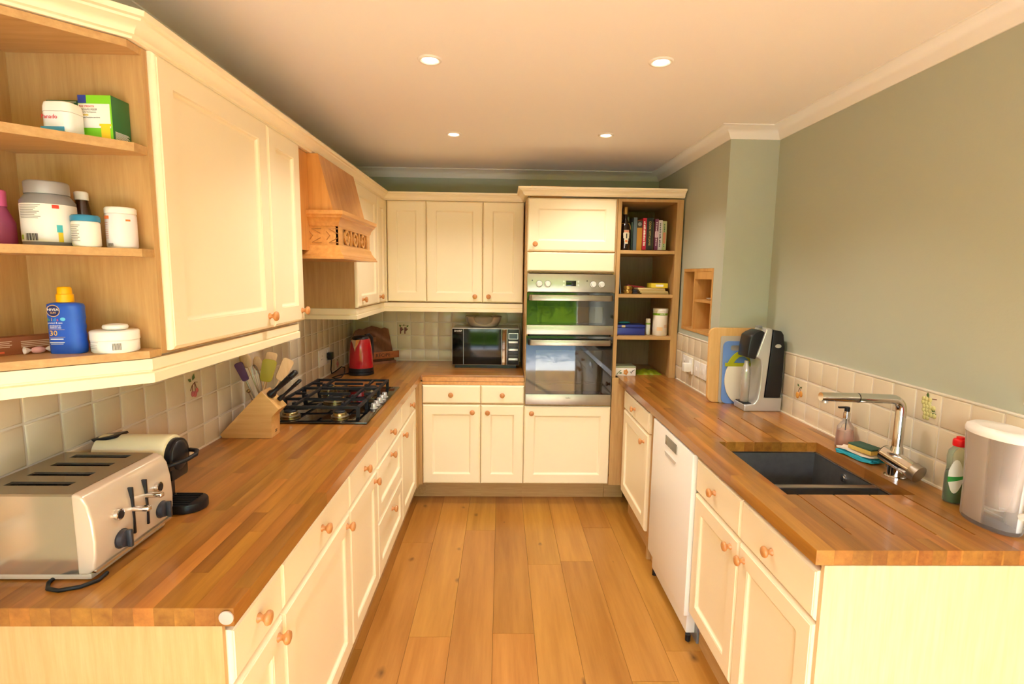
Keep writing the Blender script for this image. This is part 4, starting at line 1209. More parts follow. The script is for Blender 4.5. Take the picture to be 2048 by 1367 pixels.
v = [kp(-0.028, 0.058, 0.246), kp(0.028, 0.058, 0.246), kp(0.0, 0.070, 0.155), kp(-0.016, 0.090, 0.244), kp(0.016, 0.090, 0.244), kp(0.0, 0.078, 0.165)]
part('spout', MB().add(v, [(0, 2, 5, 3), (1, 4, 5, 2), (3, 5, 4), (0, 3, 4, 1)]), m_chrome, kt, smooth=0, label='chrome V-shaped spout')
hdir = Vector((0.45, 0.89, 0)).normalized()
part('handle', MB().tube([hdir * 0.050 + Vector((0, 0, 0.258)), hdir * 0.085 + Vector((0, 0, 0.262)), hdir * 0.112 + Vector((0, 0, 0.240)), hdir * 0.118 + Vector((0, 0, 0.18)), hdir * 0.112 + Vector((0, 0, 0.10)), hdir * 0.092 + Vector((0, 0, 0.055)), hdir * 0.076 + Vector((0, 0, 0.050))], 0.011, seg=10), m_black, kt, smooth=60)
part('power_cord', MB().tube([(-1.035, 3.555, 0.9235), (-1.06, 3.53, 0.9235), (-1.09, 3.46, 0.9235), (-1.10, 3.40, 0.9235), (-1.07, 3.375, 0.9235), (-1.045, 3.41, 0.9235), (-1.05, 3.50, 0.935), (-1.075, 3.60, 0.955), (-1.105, 3.62, 0.958), (-1.13, 3.56, 0.935), (-1.138, 3.51, 0.930), (-1.135, 3.488, 0.96), (-1.130, 3.484, 1.000), (-1.128, 3.484, 1.035)], 0.0038, seg=8), m_rubber, kt, world=True, smooth=60, label='black power cord')
part('plug', MB().box(-1.150, 3.462, 1.030, -1.118, 3.506, 1.080), m_black, kt, world=True, bevel=0.006, label='black plug in the socket')
def socket(lb, x, y0, y1, z0, z1, sgn, n=2, loc=None):
    t = thing('wall_socket', lb, 'socket', (x, (y0 + y1) / 2, (z0 + z1) / 2))
    part('plate', MB().box(x, y0, z0, x + sgn * 0.009, y1, z1), m_wplast, t, world=True, bevel=0.003)
    for k in range(n):
        yy = y0 + (y1 - y0) * (k + 0.5) / n
        part('switch', MB().box(x + sgn * 0.009, yy - 0.006, z1 - 0.034, x + sgn * 0.0125, yy + 0.006, z1 - 0.016), m_wplast, t, world=True, bevel=0.001)
        for q in ((0, 0.040), (-0.011, 0.062), (0.011, 0.062)):
            part('pin_hole', MB().box(x + sgn * 0.0086, yy + q[0] - 0.003, z1 - q[1] - 0.003, x + sgn * 0.0094, yy + q[0] + 0.003, z1 - q[1] + 0.003), m_black, t, world=True, smooth=0)
    return t
socket('white double socket on the tiles beside the kettle', -1.1655, 3.335, 3.545, 1.000, 1.108, 1)

# recipe stand
rs = thing('recipe_stand', 'dark rustic wooden recipe book stand behind the red kettle', 'book stand', (-0.945, 3.972, WT), R(39))
top = [(-0.15, 0.235), (-0.135, 0.262), (-0.105, 0.274), (-0.075, 0.268), (-0.045, 0.280), (0.0, 0.292), (0.045, 0.280), (0.075, 0.268), (0.105, 0.274), (0.135, 0.262)]
out = [(-0.15, 0.0), (0.155, 0.0), (0.150, 0.05), (0.138, 0.235)] + top[::-1][:-1] + [(-0.15, 0.235)]
TL = Matrix.Translation((0, 0, 0.0042)) @ Matrix.Rotation(R(-14), 4, 'X')
part('back_board', MB().prism(out, 0.0, 0.016, 'Y', T=TL), m_walnut, rs, bevel=0.003)
lg = part('ledge', MB().box(-0.165, -0.040, 0.045, 0.165, -0.002, 0.057).box(-0.165, -0.050, 0.045, 0.165, -0.038, 0.098), m_walnutx, rs, bevel=0.003)
lettering('RECIPE', 0.036, m_ink, lg, (0.030, -0.0504, 0.071), '-Y', world=False, sx=1.1)
part('prop_leg', MB().prism([(0.055, 0.0), (0.073, 0.0), (0.050, 0.20), (0.038, 0.20)], -0.02, 0.02, 'X'), m_walnut, rs)
part('foot_block', MB().box(-0.15, -0.03, 0.0, 0.15, 0.0, 0.022), m_walnut, rs, bevel=0.002)

# microwave and glass bowl
mw = thing('microwave', 'black and silver microwave on the end worktop', 'microwave', (-0.11, 3.98, WT))
MX0, MX1, MF, MZ0, MZ1 = -0.358, 0.137, 3.830, 0.942, 1.214
part('casing', MB().box(MX0 + 0.004, MF + 0.022, MZ0, MX1 - 0.004, 4.14, MZ1), m_silver, mw, world=True, bevel=0.004)
part('base', MB().box(MX0 + 0.02, MF + 0.03, WT, MX1 - 0.02, 4.12, MZ0 + 0.001), m_black, mw, world=True, smooth=0)
part('front_frame', MB().box(MX0, MF + 0.006, MZ0, MX1, MF + 0.0215, MZ1), m_silver, mw, world=True, bevel=0.002)
md = part('door', MB().box(MX0 + 0.003, MF, MZ0 + 0.004, 0.006, MF + 0.0055, MZ1 - 0.004), mat('microwave_glass', '070707', 0.10, ior=1.35), mw, world=True, bevel=0.001, label='black glass door')
part('door_trim', MB().box(MX0 + 0.082, MF - 0.0008, MZ0 + 0.006, MX0 + 0.085, MF + 0.0002, MZ1 - 0.006), m_grey, md, world=True, smooth=0)
part('handle', MB().prism([(0.008, MF + 0.004), (0.012, MF - 0.012), (0.030, MF - 0.016), (0.043, MF - 0.006), (0.045, MF + 0.004)], MZ0 + 0.004, MZ1 - 0.004, 'Z'), m_chrome, mw, world=True, smooth=40, label='polished silver handle')
pn = part('control_panel', MB().box(0.048, MF, MZ0 + 0.004, MX1 - 0.003, MF + 0.0055, MZ1 - 0.004), m_black, mw, world=True, bevel=0.001)
part('display', MB().box(0.060, MF - 0.001, 1.140, 0.124, MF + 0.0005, 1.178), mat('lcd_blue_grey', '48525e', 0.1), pn, world=True, smooth=0)
part('display_frame', MB().box(0.057, MF - 0.0006, 1.137, 0.127, MF + 0.0002, 1.181), m_silver, pn, world=True, smooth=0)
for z0, z1, n in ((1.108, 1.122, 1), (1.083, 1.101, 2), (1.052, 1.066, 1), (1.030, 1.044, 2), (1.005, 1.022, 2), (0.980, 0.996, 1)):
    for k in range(n):
        w_ = 0.070 / n
        part('button', MB().box(0.057 + k * w_ + 0.001, MF - 0.0015, z0, 0.057 + (k + 1) * w_ - 0.001, MF + 0.0002, z1), m_silver if n == 1 else mat('dark_key', '3b3c40', 0.4), pn, world=True, bevel=0.0006)
lettering('SHARP', 0.017, m_whiteink, md, (MX0 + 0.045, MF - 0.0003, 1.194), sx=1.15)
solo('glass_bowl', MB().lathe([(0.0001, 0.0), (0.095, 0.0), (0.112, 0.010), (0.128, 0.045), (0.136, 0.074), (0.140, 0.076), (0.140, 0.079), (0.133, 0.079), (0.124, 0.046), (0.108, 0.014), (0.094, 0.005), (0.0001, 0.005)], -0.132, 3.985, MZ1 + 0.0005, 40), glassy('casserole_glass', 'f3eee4', 0.04, 0.12), 'round glass casserole bowl on top of the microwave', 'bowl', (-0.132, 3.985, MZ1), smooth=50)

# loose cap stuck on the end of the worktop
solo('round_bumper', MB().cyl((-0.5575, 1.0115, 0.8985), (-0.5575, 1.0075, 0.8985), 0.0150, seg=28), mat('clear_bumper', 'cdb4a8', 0.3), 'round pale bumper stuck to the worktop end beside the narrow cabinet', 'bumper', (-0.5575, 1.0115, 0.8985), bevel=0.001)

# ================================================================== things on the right worktop
# chopping boards leaning on the pier front
def slab(nm, lb, pts, y0, th, m, cat='chopping board', tilt=2.5, hole=None, z0=WT, bevel=0.004):
    b = MB().prism(pts, 0.0, th, 'Y')
    xs = [p[0] for p in pts]
    cx = (min(xs) + max(xs)) / 2
    T = Matrix.Translation((0, y0, z0)) @ Matrix.Rotation(R(-tilt), 4, 'X')
    b.v = [T @ v for v in b.v]
    return solo(nm, b, m, lb, cat, (cx, y0, z0), bevel=bevel)
def rr(x0, x1, z0, z1, r, seg=5):
    return rrect(x1 - x0, z1 - z0, r, seg, (x0 + x1) / 2, (z0 + z1) / 2)
slab('chopping_board', 'large thick wooden chopping board leaning against the pier', rr(1.150, 1.440, 0.0005, 0.415, 0.035), 2.832, 0.028, m_beechz, bevel=0.008)
slab('chopping_board', 'plain grey plastic chopping board behind the blue one', rr(1.208, 1.400, 0.0005, 0.372, 0.012), 2.821, 0.006, flat('grey_board', 'b9ae9f', 0.5), bevel=0.0015)
# blue board with a grip hole: built from an outer outline and a hole
def holed(x0, x1, z0, z1, r, hx0, hx1, hz0, hz1, th):
    o, h = rrect(x1 - x0, z1 - z0, r, 5, (x0 + x1) / 2, (z0 + z1) / 2), rrect(hx1 - hx0, hz1 - hz0, min(0.014, (hz1 - hz0) / 2 - 0.001), 5, (hx0 + hx1) / 2, (hz0 + hz1) / 2)
    n = len(o)
    v = [(p[0], 0, p[1]) for p in o + h] + [(p[0], th, p[1]) for p in o + h]
    f = []
    for i in range(n):
        j = (i + 1) % n
        f += [(i, j, n + j, n + i), (2 * n + i, 3 * n + i, 3 * n + j, 2 * n + j), (i, 2 * n + i, 2 * n + j, j), (n + i, n + j, 3 * n + j, 3 * n + i)]
    return v, f
v, f = holed(1.218, 1.395, 0.0005, 0.345, 0.030, 1.258, 1.352, 0.293, 0.322, 0.006)
b = MB().add(v, f)
T = Matrix.Translation((0, 2.806, WT)) @ Matrix.Rotation(R(-2.5), 4, 'X')
b.v = [T @ q for q in b.v]
solo('chopping_board', b, flat('blue_board', '6f95da', 0.45), 'blue plastic chopping board with a grip hole, behind the drinks maker', 'chopping board', (1.30, 2.806, WT))
wb = thing('chopping_board', 'oval white chopping board with green handle in front of the blue board', 'chopping board', (1.315, 2.790, WT))
ov_ = [(1.318 + 0.092 * math.cos(a), 0.135 + 0.134 * math.sin(a)) for a in [2 * PI * k / 32 for k in range(32)]]
T = Matrix.Translation((0, 2.792, WT + 0.001)) @ Matrix.Rotation(R(-2.5), 4, 'X')
part('blade', MB().prism([p for p in ov_ if p[1] < 0.216], 0.0, 0.005, 'Y', T=T), flat('ivory_board', 'e9dfcb', 0.45), wb, world=True, bevel=0.001)
hp = [(1.318 + 0.094 * math.cos(a), 0.135 + 0.158 * math.sin(a)) for a in [R(33) + R(114) * k / 14 for k in range(15)]]
hi = [(1.318 + 0.058 * math.cos(a), 0.165 + 0.098 * math.sin(a)) for a in [R(40) + R(100) * k / 14 for k in range(15)]]
v = [T @ Vector((p[0], h, p[1])) for h in (-0.001, 0.006) for p in hp + hi]
f = []
for i in range(14):
    f += [(i, i + 1, 15 + i + 1, 15 + i), (30 + i, 45 + i, 45 + i + 1, 30 + i + 1), (i, 30 + i, 31 + i, i + 1), (15 + i, 16 + i, 46 + i, 45 + i)]
f += [(0, 15, 45, 30), (14, 44, 59, 29)]
part('handle', MB().add(v, f).box(1.2265, -0.001, 0.208, 1.4095, 0.006, 0.226, T=T), flat('lime_handle', 'b3b51e', 0.4), wb, world=True, smooth=0, label='lime green handle')

# sparkling water maker seen from its side
sm = thing('water_carbonator', 'silver and black sparkling water maker beside the chopping boards', 'drinks maker', (1.375, 2.70, WT))
ya, yb = 2.635, 2.760
sil = [(1.285, 0.918), (1.478, 0.918), (1.478, 0.992), (1.385, 0.992), (1.392, 1.10), (1.400, 1.225), (1.405, 1.345), (1.395, 1.352), (1.372, 1.348), (1.330, 1.205), (1.352, 1.190), (1.362, 1.150), (1.360, 1.06), (1.352, 0.985), (1.335, 0.958), (1.285, 0.952)]
part('silver_shell', MB().prism(sil, ya, yb, 'Y'), m_silver, sm, world=True, bevel=0.006, seg=3, smooth=50)
part('rear_housing', MB().prism([(1.388, 0.993), (1.468, 0.993), (1.474, 1.05), (1.472, 1.25), (1.462, 1.320), (1.450, 1.338), (1.408, 1.346), (1.402, 1.225), (1.394, 1.10)], ya - 0.002, yb + 0.002, 'Y'), m_black, sm, world=True, bevel=0.005, smooth=50, label='black gas cylinder housing')
part('badge', MB().lathe([(0.016, 0), (0.016, 0.002), (0.0001, 0.0025)], seg=20, T=Matrix.Translation((1.437, ya - 0.002, 1.262)) @ Matrix.Rotation(R(90), 4, 'X') @ Matrix.Diagonal((1, 0.62, 1, 1))), m_silver, sm, world=True)
part('dosing_head', MB().prism([(1.285, 1.200), (1.330, 1.190), (1.334, 1.205), (1.372, 1.330), (1.350, 1.342), (1.318, 1.328), (1.296, 1.312), (1.290, 1.270)], ya + 0.006, yb - 0.006, 'Y'), m_black, sm, world=True, bevel=0.008, smooth=50)
part('button', MB().box(1.350, 2.680, 1.350, 1.372, 2.715, 1.362), m_grey, sm, world=True, bevel=0.004)
part('drip_tray', MB().box(1.288, ya + 0.012, 0.9525, 1.345, yb - 0.012, 0.9575), m_black, sm, world=True, bevel=0.002)
sm.location.x -= 0.018
solo('carbonating_bottle', MB().lathe([(0.0001, 0.0), (0.019, 0.0), (0.0215, 0.004), (0.0225, 0.15), (0.017, 0.185), (0.011, 0.20), (0.011, 0.218), (0.0001, 0.218)], 1.293, 2.698, 0.9588, 24), mat('frosted_bottle', 'b7b4ae', 0.15, 0.35), 'grey bottle standing in the sparkling water maker', 'bottle', (1.293, 2.698, 0.9588), smooth=50)

# tap
tap = thing('mixer_tap', 'chrome mixer tap with long straight spout over the sink', 'tap', (1.395, 1.752, WT))
part('base', MB().lathe([(0.034, 0), (0.034, 0.004), (0.027, 0.006), (0.026, 0.055), (0.0001, 0.055)], seg=32), m_chrome, tap, smooth=40)
part('body', MB().cyl((1.374, 1.785, 0.994), (1.404, 1.690, 0.964), 0.029, 0.029, 32).cyl((1.373, 1.789, 0.995), (1.374, 1.785, 0.994), 0.025, 0.029, 32), m_chrome, tap, world=True, smooth=40)
part('lever_dial', MB().cyl((1.4044, 1.689, 0.9636), (1.4115, 1.6665, 0.9565), 0.0305, 0.0305, 32), m_steel, tap, world=True, smooth=40)
arc = [(1.392, 1.752, 1.00), (1.393, 1.752, 1.10), (1.393, 1.752, 1.155)] + [(1.353 + 0.040 * math.cos(a), 1.752, 1.160 + 0.036 * math.sin(a)) for a in [R(15 * k) for k in range(1, 7)]] + [(1.30, 1.752, 1.1975), (1.235, 1.752, 1.1995)]
part('riser', MB().tube(arc, 0.0165, seg=20), m_chrome, tap, world=True, smooth=60)
part('cone', MB().cyl((1.392, 1.752, 0.988), (1.393, 1.752, 1.030), 0.027, 0.0168, 28), m_chrome, tap, world=True, smooth=40)
part('joint_ring', MB().cyl((1.2375, 1.752, 1.1995), (1.2345, 1.752, 1.1995), 0.0170, seg=24), m_black, tap, world=True)
hs_ = part('spout', MB().cyl((1.2345, 1.752, 1.1997), (1.106, 1.752, 1.2030), 0.0165, 0.0150, 24), m_chrome, tap, world=True, smooth=40)
part('aerator', MB().cyl((1.122, 1.752, 1.190), (1.122, 1.752, 1.182), 0.010, seg=18), m_silver, hs_, world=True)

# soap, cloths, sponge, strainer
sp = thing('soap_dispenser', 'clear pump bottle of pink hand soap by the sink', 'soap bottle', (1.425, 2.075, WT))
part('bottle', MB().lathe([(0.0001, 0.0), (0.032, 0.0), (0.034, 0.004), (0.033, 0.05), (0.030, 0.085), (0.018, 0.105), (0.012, 0.112), (0.012, 0.122), (0.0001, 0.122)], seg=28), glassy('clear_bottle', 'fbf6f2', 0.03, 0.05), sp, smooth=50)
part('liquid', MB().lathe([(0.0001, 0.003), (0.030, 0.003), (0.031, 0.01), (0.030, 0.05), (0.0285, 0.072), (0.0001, 0.072)], seg=24), glassy('pink_soap', 'fbdfd0', 0.1, 0.30), sp, smooth=50)
part('pump', MB().lathe([(0.013, 0.122), (0.013, 0.145), (0.010, 0.147), (0.010, 0.150), (0.0001, 0.150)], seg=20), m_chrome, sp, smooth=40)
part('nozzle', MB().lathe([(0.010, 0.150), (0.0105, 0.166), (0.008, 0.169), (0.0001, 0.169)], seg=16).box(-0.036, -0.005, 0.163, 0.0, 0.005, 0.170).tube([(0, 0, 0.004), (0, 0, 0.12)], 0.0025, 6), m_black, sp, bevel=0.0)
def cloth(nm, lb, cx, cy, z, lx_, ly, th, m, rz, layers=3, amp=0.004):
    b = MB()
    n = 14
    rnd = random.Random(len(nm) + int(cx * 1000))
    for L_ in range(layers):
        z0 = z + L_ * th
        v, fs = [], []
        for i in range(n + 1):
            for j in range(9):
                u, w_ = i / n - 0.5, j / 8 - 0.5
                wav = amp * (math.sin(u * 11 + L_ * 2.1) * 0.5 + math.sin(w_ * 9 + L_) * 0.5) * (0.4 + abs(u) + abs(w_))
                e = 1 + 0.04 * math.sin(w_ * 17 + L_ * 3)
                v.append((u * lx_ * e, w_ * ly * (1 + 0.05 * math.sin(u * 13 + L_)), max(0.0, wav + amp * 0.6)))
        m_ = len(v)
        v += [(p[0], p[1], p[2] + th * 0.85) for p in v]
        for i in range(n):
            for j in range(8):
                a_ = i * 9 + j
                fs += [(a_, a_ + 1, a_ + 10, a_ + 9), (m_ + a_, m_ + a_ + 9, m_ + a_ + 10, m_ + a_ + 1)]
        for i in range(n):
            fs += [(i * 9, i * 9 + 9, m_ + i * 9 + 9, m_ + i * 9), (i * 9 + 8, m_ + i * 9 + 8, m_ + i * 9 + 17, i * 9 + 17)]
        for j in range(8):
            fs += [(j, m_ + j, m_ + j + 1, j + 1), (n * 9 + j, n * 9 + j + 1, m_ + n * 9 + j + 1, m_ + n * 9 + j)]
        b.add(v, fs, T=Matrix.Translation((cx, cy, z0)) @ Matrix.Rotation(rz, 4, 'Z'))
    return solo(nm, b, m, lb, 'cloth', (cx, cy, z), smooth=70)
cloth('dish_cloth', 'folded turquoise dish cloth under the white one beside the tap', 1.398, 1.938, WT + 0.0005, 0.072, 0.150, 0.005, mat('turquoise_cloth', '2fa3b8', 0.9, bump=0.5, bscale=300), R(12), 3)
cloth('dish_cloth', 'folded white dish cloth lying on the turquoise one', 1.402, 1.942, WT + 0.0195, 0.074, 0.152, 0.004, mat('white_cloth', 'e9dccb', 0.9, bump=0.4, bscale=300), R(12), 2, 0.003)
sg = thing('sponge', 'yellow kitchen sponge with green scouring side on the white cloth', 'sponge', (1.405, 1.922, WT + 0.0325), R(14))
part('foam', MB().box(-0.030, -0.050, 0.0, 0.030, 0.050, 0.017), mat('yellow_foam', 'dcb95f', 0.95, bump=0.6, bscale=250), sg, bevel=0.004)
part('scourer', MB().box(-0.030, -0.050, 0.0172, 0.030, 0.050, 0.024), mat('green_scourer', '3d5a48', 0.95, bump=0.8, bscale=350), sg, bevel=0.002)
solo('sink_strainer', MB().lathe([(0.0001, 0.0), (0.020, 0.0), (0.026, 0.012), (0.026, 0.040), (0.031, 0.048), (0.028, 0.049), (0.026, 0.038), (0.020, 0.010), (0.0001, 0.006)], 1.434, 1.806, WT, 28), m_steel, 'steel sink strainer basket behind the tap', 'strainer', (1.434, 1.806, WT), smooth=50)

# washing-up liquid
dl = thing('washing_up_liquid', 'clear bottle of green washing-up liquid with red cap', 'bottle', (1.426, 1.545, WT))
prof = [(0.0001, 0.0), (0.030, 0.0), (0.034, 0.006), (0.034, 0.085), (0.031, 0.115), (0.034, 0.145), (0.030, 0.166), (0.018, 0.178), (0.016, 0.182), (0.0001, 0.182)]
part('bottle', MB().lathe(prof, seg=32, sx=0.95, sy=0.72), glassy('clear_pet', 'f0f5e6', 0.04, 0.08), dl, smooth=50)
part('liquid', MB().lathe([(0.0001, 0.002), (0.028, 0.002), (0.0325, 0.008), (0.0325, 0.085), (0.0305, 0.100), (0.0001, 0.100)], seg=32, sx=0.95, sy=0.72), glassy('green_liquid', '1f8a2c', 0.06, 0.7), dl, smooth=50)
part('cap', MB().lathe([(0.018, 0.180), (0.019, 0.184), (0.019, 0.198), (0.016, 0.202), (0.011, 0.203), (0.011, 0.209), (0.0001, 0.210)], seg=24), flat('red_cap', 'e3121c', 0.3), dl, smooth=40)
lab = []
for i in range(9):
    a = R(-165) + R(75) * i / 8
    lab.append((0.0335 * 0.98 * math.cos(a), 0.0335 * 0.745 * math.sin(a)))
v = [(p[0], p[1], 0.088 - 0.054 * max(0.12, math.sin(PI * i / 8)) ** 0.6) for i, p in enumerate(lab)] + [(p[0], p[1], 0.088 + 0.054 * max(0.12, math.sin(PI * i / 8)) ** 0.6) for i, p in enumerate(lab)]
part('front_label', MB().add(v, [(i, i + 1, 10 + i, 9 + i) for i in range(8)]), flat('white_label', 'e6ece0', 0.4), dl, smooth=60)
part('label_band', MB().add([(p[0] * 1.008, p[1] * 1.008, 0.066 + 0.002 * i) for i, p in enumerate(lab)] + [(p[0] * 1.008, p[1] * 1.008, 0.084 + 0.001 * i) for i, p in enumerate(lab)], [(i, i + 1, 10 + i, 9 + i) for i in range(8)]), flat('green_print', '2f9a3f', 0.4), dl, smooth=60)

# water filter jug
fj = thing('water_filter_jug', 'clear plastic water filter jug with white lid by the wall', 'jug', (1.402, 1.395, WT))
m_jug = glassy('jug_plastic', 'faf7f6', 0.05, 0.07)
part('jug_body', MB().lathe([(0.0001, 0.0), (0.9, 0.0), (0.96, 0.008), (0.97, 0.11), (1.06, 0.225), (1.10, 0.262), (1.06, 0.262), (1.02, 0.225), (0.93, 0.11), (0.92, 0.012), (0.0001, 0.006)], seg=40, sx=0.052, sy=0.088), m_jug, fj, smooth=50)
part('funnel', MB().lathe([(0.30, 0.060), (0.70, 0.062), (0.78, 0.10), (0.80, 0.125), (0.95, 0.215), (1.02, 0.258), (0.98, 0.258), (0.90, 0.215), (0.74, 0.125), (0.68, 0.07), (0.30, 0.066)], seg=36, sx=0.052, sy=0.088), glassy('funnel_plastic', 'f6f1ee', 0.1, 0.22), fj, smooth=50)
part('filter_cartridge', MB().lathe([(0.0001, 0.050), (0.40, 0.050), (0.48, 0.058), (0.48, 0.115), (0.30, 0.125), (0.0001, 0.128)], seg=28, sx=0.052, sy=0.080), m_wplast, fj, smooth=50)
part('lid', MB().lathe([(1.11, 0.258), (1.12, 0.266), (1.08, 0.276), (0.9, 0.284), (0.55, 0.280), (0.0001, 0.277)], seg=40, sx=0.052, sy=0.088), m_wplast, fj, smooth=50)
part('jug_handle', MB().tube([(0, -0.092, 0.255), (0.0, -0.125, 0.25), (0.0, -0.140, 0.20), (0.0, -0.130, 0.12), (0.0, -0.105, 0.07), (0, -0.084, 0.06)], 0.010, seg=10), m_wplast, fj, smooth=60)

# sockets and switches on the pier
ps = socket('white double socket with a white plug on the pier tiles', 1.2025, 3.205, 3.385, 1.003, 1.105, -1)
part('plug', MB().box(1.150, 3.215, 1.018, 1.1935, 3.262, 1.070), m_wplast, ps, world=True, bevel=0.005, label='white plug')
for y0, lb in ((3.085, 'white fused switch plate on the pier tiles next to the double socket'), (2.985, 'white fused switch plate on the pier tiles nearest the chopping boards')):
    t = thing('switch_plate', lb, 'switch', (1.2025, y0 + 0.043, 1.055))
    part('plate', MB().box(1.2025, y0, 1.008, 1.1935, y0 + 0.088, 1.100), m_wplast, t, world=True, bevel=0.003)
    part('rocker', MB().box(1.1935, y0 + 0.036, 1.040, 1.1900, y0 + 0.050, 1.066), m_wplast, t, world=True, bevel=0.001)
socket('white wall socket above the tiles behind the filter jug', 1.477, 1.325, 1.411, 1.262, 1.348, -1, 1)

# ================================================================== contents of the open end shelves
Z1, Z2, Z3 = 1.895, 1.654, 1.411
# green remedy carton
bxc = thing('medicine_carton', 'bright green cold remedy carton with a yellow mug picture on the top shelf', 'box', (-0.918, 1.285, Z1))
X0_, X1_, Y0_, Y1_ = -0.955, -0.881, 1.256, 1.314
part('carton', MB().box(X0_, Y0_, Z1 + 0.0003, X1_, Y1_, Z1 + 0.097), flat('dark_green_card', '2d6b3c', 0.4), bxc, world=True, bevel=0.0008)
part('front_print', MB().box(X0_ + 0.0006, Y0_ - 0.0006, Z1 + 0.001, X1_ - 0.0006, Y0_ + 0.0001, Z1 + 0.0965), flat('lime_card', '7fd02a', 0.35), bxc, world=True, smooth=0)
part('white_print', MB().box(X0_ + 0.001, Y0_ - 0.0010, Z1 + 0.026, X1_ - 0.004, Y0_ - 0.0005, Z1 + 0.078), flat('white_card', 'f0eeea', 0.4), bxc, world=True, smooth=0)
part('logo_patch', MB().box(X0_ + 0.001, Y0_ - 0.0012, Z1 + 0.079, X0_ + 0.019, Y0_ - 0.0005, Z1 + 0.0965), flat('navy_print', '2c3f96', 0.4), bxc, world=True, smooth=0)
part('mug_print', MB().box(X1_ - 0.026, Y0_ - 0.0014, Z1 + 0.001, X1_ - 0.006, Y0_ - 0.0009, Z1 + 0.030).box(X1_ - 0.029, Y0_ - 0.0014, Z1 + 0.030, X1_ - 0.003, Y0_ - 0.0009, Z1 + 0.035), flat('yellow_print', 'f0cf2a', 0.4), bxc, world=True, smooth=0)
lettering('MAX STRENGTH', 0.0062, flat('red_print', 'c03038', 0.4), bxc, (X0_ + 0.003, Y0_ - 0.0012, Z1 + 0.072), align='LEFT', sx=0.72)
lettering('COLD & FLU RELIEF', 0.0062, flat('grey_print', '4a4a4a', 0.4), bxc, (X0_ + 0.003, Y0_ - 0.0012, Z1 + 0.0655), align='LEFT', sx=0.72)
lettering('Powder for Oral Suspension', 0.004, flat('grey_print', '6a6a6a', 0.4), bxc, (X0_ + 0.003, Y0_ - 0.0012, Z1 + 0.060), align='LEFT', sx=0.8)
part('yellow_rule', MB().box(X0_ + 0.004, Y0_ - 0.0013, Z1 + 0.0525, X0_ + 0.022, Y0_ - 0.0009, Z1 + 0.0550), flat('yellow_rule_ink', 'd8b92e', 0.4), bxc, world=True, smooth=0)
lettering('Paracetamol, Phenylephrine hydrochloride', 0.0036, flat('grey_print', '6a6a6a', 0.4), bxc, (X0_ + 0.003, Y0_ - 0.0012, Z1 + 0.0485), align='LEFT', sx=0.72)
mb = MB()
for k in range(8):
    mb.box(X1_ + 0.0001, Y0_ + 0.006, Z1 + 0.004 + k * 0.0022, X1_ + 0.0006, Y1_ - 0.006 - 0.004 * (k % 3), Z1 + 0.0051 + k * 0.0022)
part('small_print', mb, m_whiteink, bxc, world=True, smooth=0)
bx2 = thing('medicine_carton', 'dark green and white medicine carton behind the white tablet bottle', 'box', (-1.0, 1.292, Z1))
part('carton', MB().box(-1.040, 1.276, Z1 + 0.0003, -0.965, 1.312, Z1 + 0.090), flat('white_carton', 'e6e2dc', 0.45), bx2, world=True, bevel=0.0008)
part('green_band', MB().box(-1.0404, 1.2754, Z1 + 0.074, -0.9646, 1.3124, Z1 + 0.0904), flat('deep_green_band', '1f5a40', 0.4), bx2, world=True, smooth=0)
mb = MB()
for k in range(3):
    mb.box(-1.036, 1.2748, Z1 + 0.078 + k * 0.004, -0.985 + 0.006 * k, 1.2753, Z1 + 0.0795 + k * 0.004)
part('print_lines', mb, m_whiteink, bx2, world=True, smooth=0)
pb = thing('tablet_bottle', 'squat white tablet bottle with blue and red label on the top shelf', 'bottle', (-0.966, 1.226, Z1))
part('jar', MB().prism(rrect(0.062, 0.050, 0.014, 5), 0.0003, 0.046, 'Z'), flat('white_jar', 'eef1f3', 0.3), pb, bevel=0.002)
v = []
for z, s in ((0.0462, 1.02), (0.058, 1.0), (0.066, 0.92), (0.068, 0.80)):
    v.append([(p[0] * s, p[1] * s, z) for p in rrect(0.063, 0.051, 0.016, 5)])
n = len(v[0])
part('cap', MB().add([q for r_ in v for q in r_], [(k * n + i, k * n + (i + 1) % n, (k + 1) * n + (i + 1) % n, (k + 1) * n + i) for k in range(3) for i in range(n)] + [tuple(range(3 * n, 4 * n)), tuple(range(n))[::-1]]), m_wplast, pb, smooth=40)
part('blue_wave', MB().box(-0.030, -0.0256, 0.004, 0.020, -0.0249, 0.014), flat('sky_blue_ink', '4fa6d8', 0.4), pb, smooth=0)
lettering('Panado', 0.0125, flat('red_ink', 'd5323f', 0.4), pb, (-0.010, -0.0258, 0.034), '-Y', world=False, sx=0.95)
# middle shelf
def jar(nm, lb, x, y, z, r, h, cap_r, cap_h, bm, cm_, shoulder=0.01, label=None, cat='jar', lab_mat=None, lab=(0.12, 0.88), bevel=0):
    t = thing(nm, lb, cat, (x, y, z))
    part('container', MB().lathe([(0.0001, 0.0003), (r - 0.003, 0.0003), (r, 0.004), (r, h - shoulder), (min(r, cap_r) - 0.002, h), (0.0001, h)], seg=32), bm, t, smooth=50)
    part('lid', MB().lathe([(cap_r, h + 0.0003), (cap_r, h + cap_h - 0.003), (cap_r - 0.003, h + cap_h), (0.0001, h + cap_h)], seg=32), cm_, t, smooth=50)
    if lab_mat:
        part('label_wrap', MB().lathe([(r + 0.0002, h * lab[0]), (r + 0.0006, h * lab[0] + 0.0005), (r + 0.0006, h * lab[1] - 0.0005), (r + 0.0002, h * lab[1])], seg=32), lab_mat, t, smooth=50)
    return t
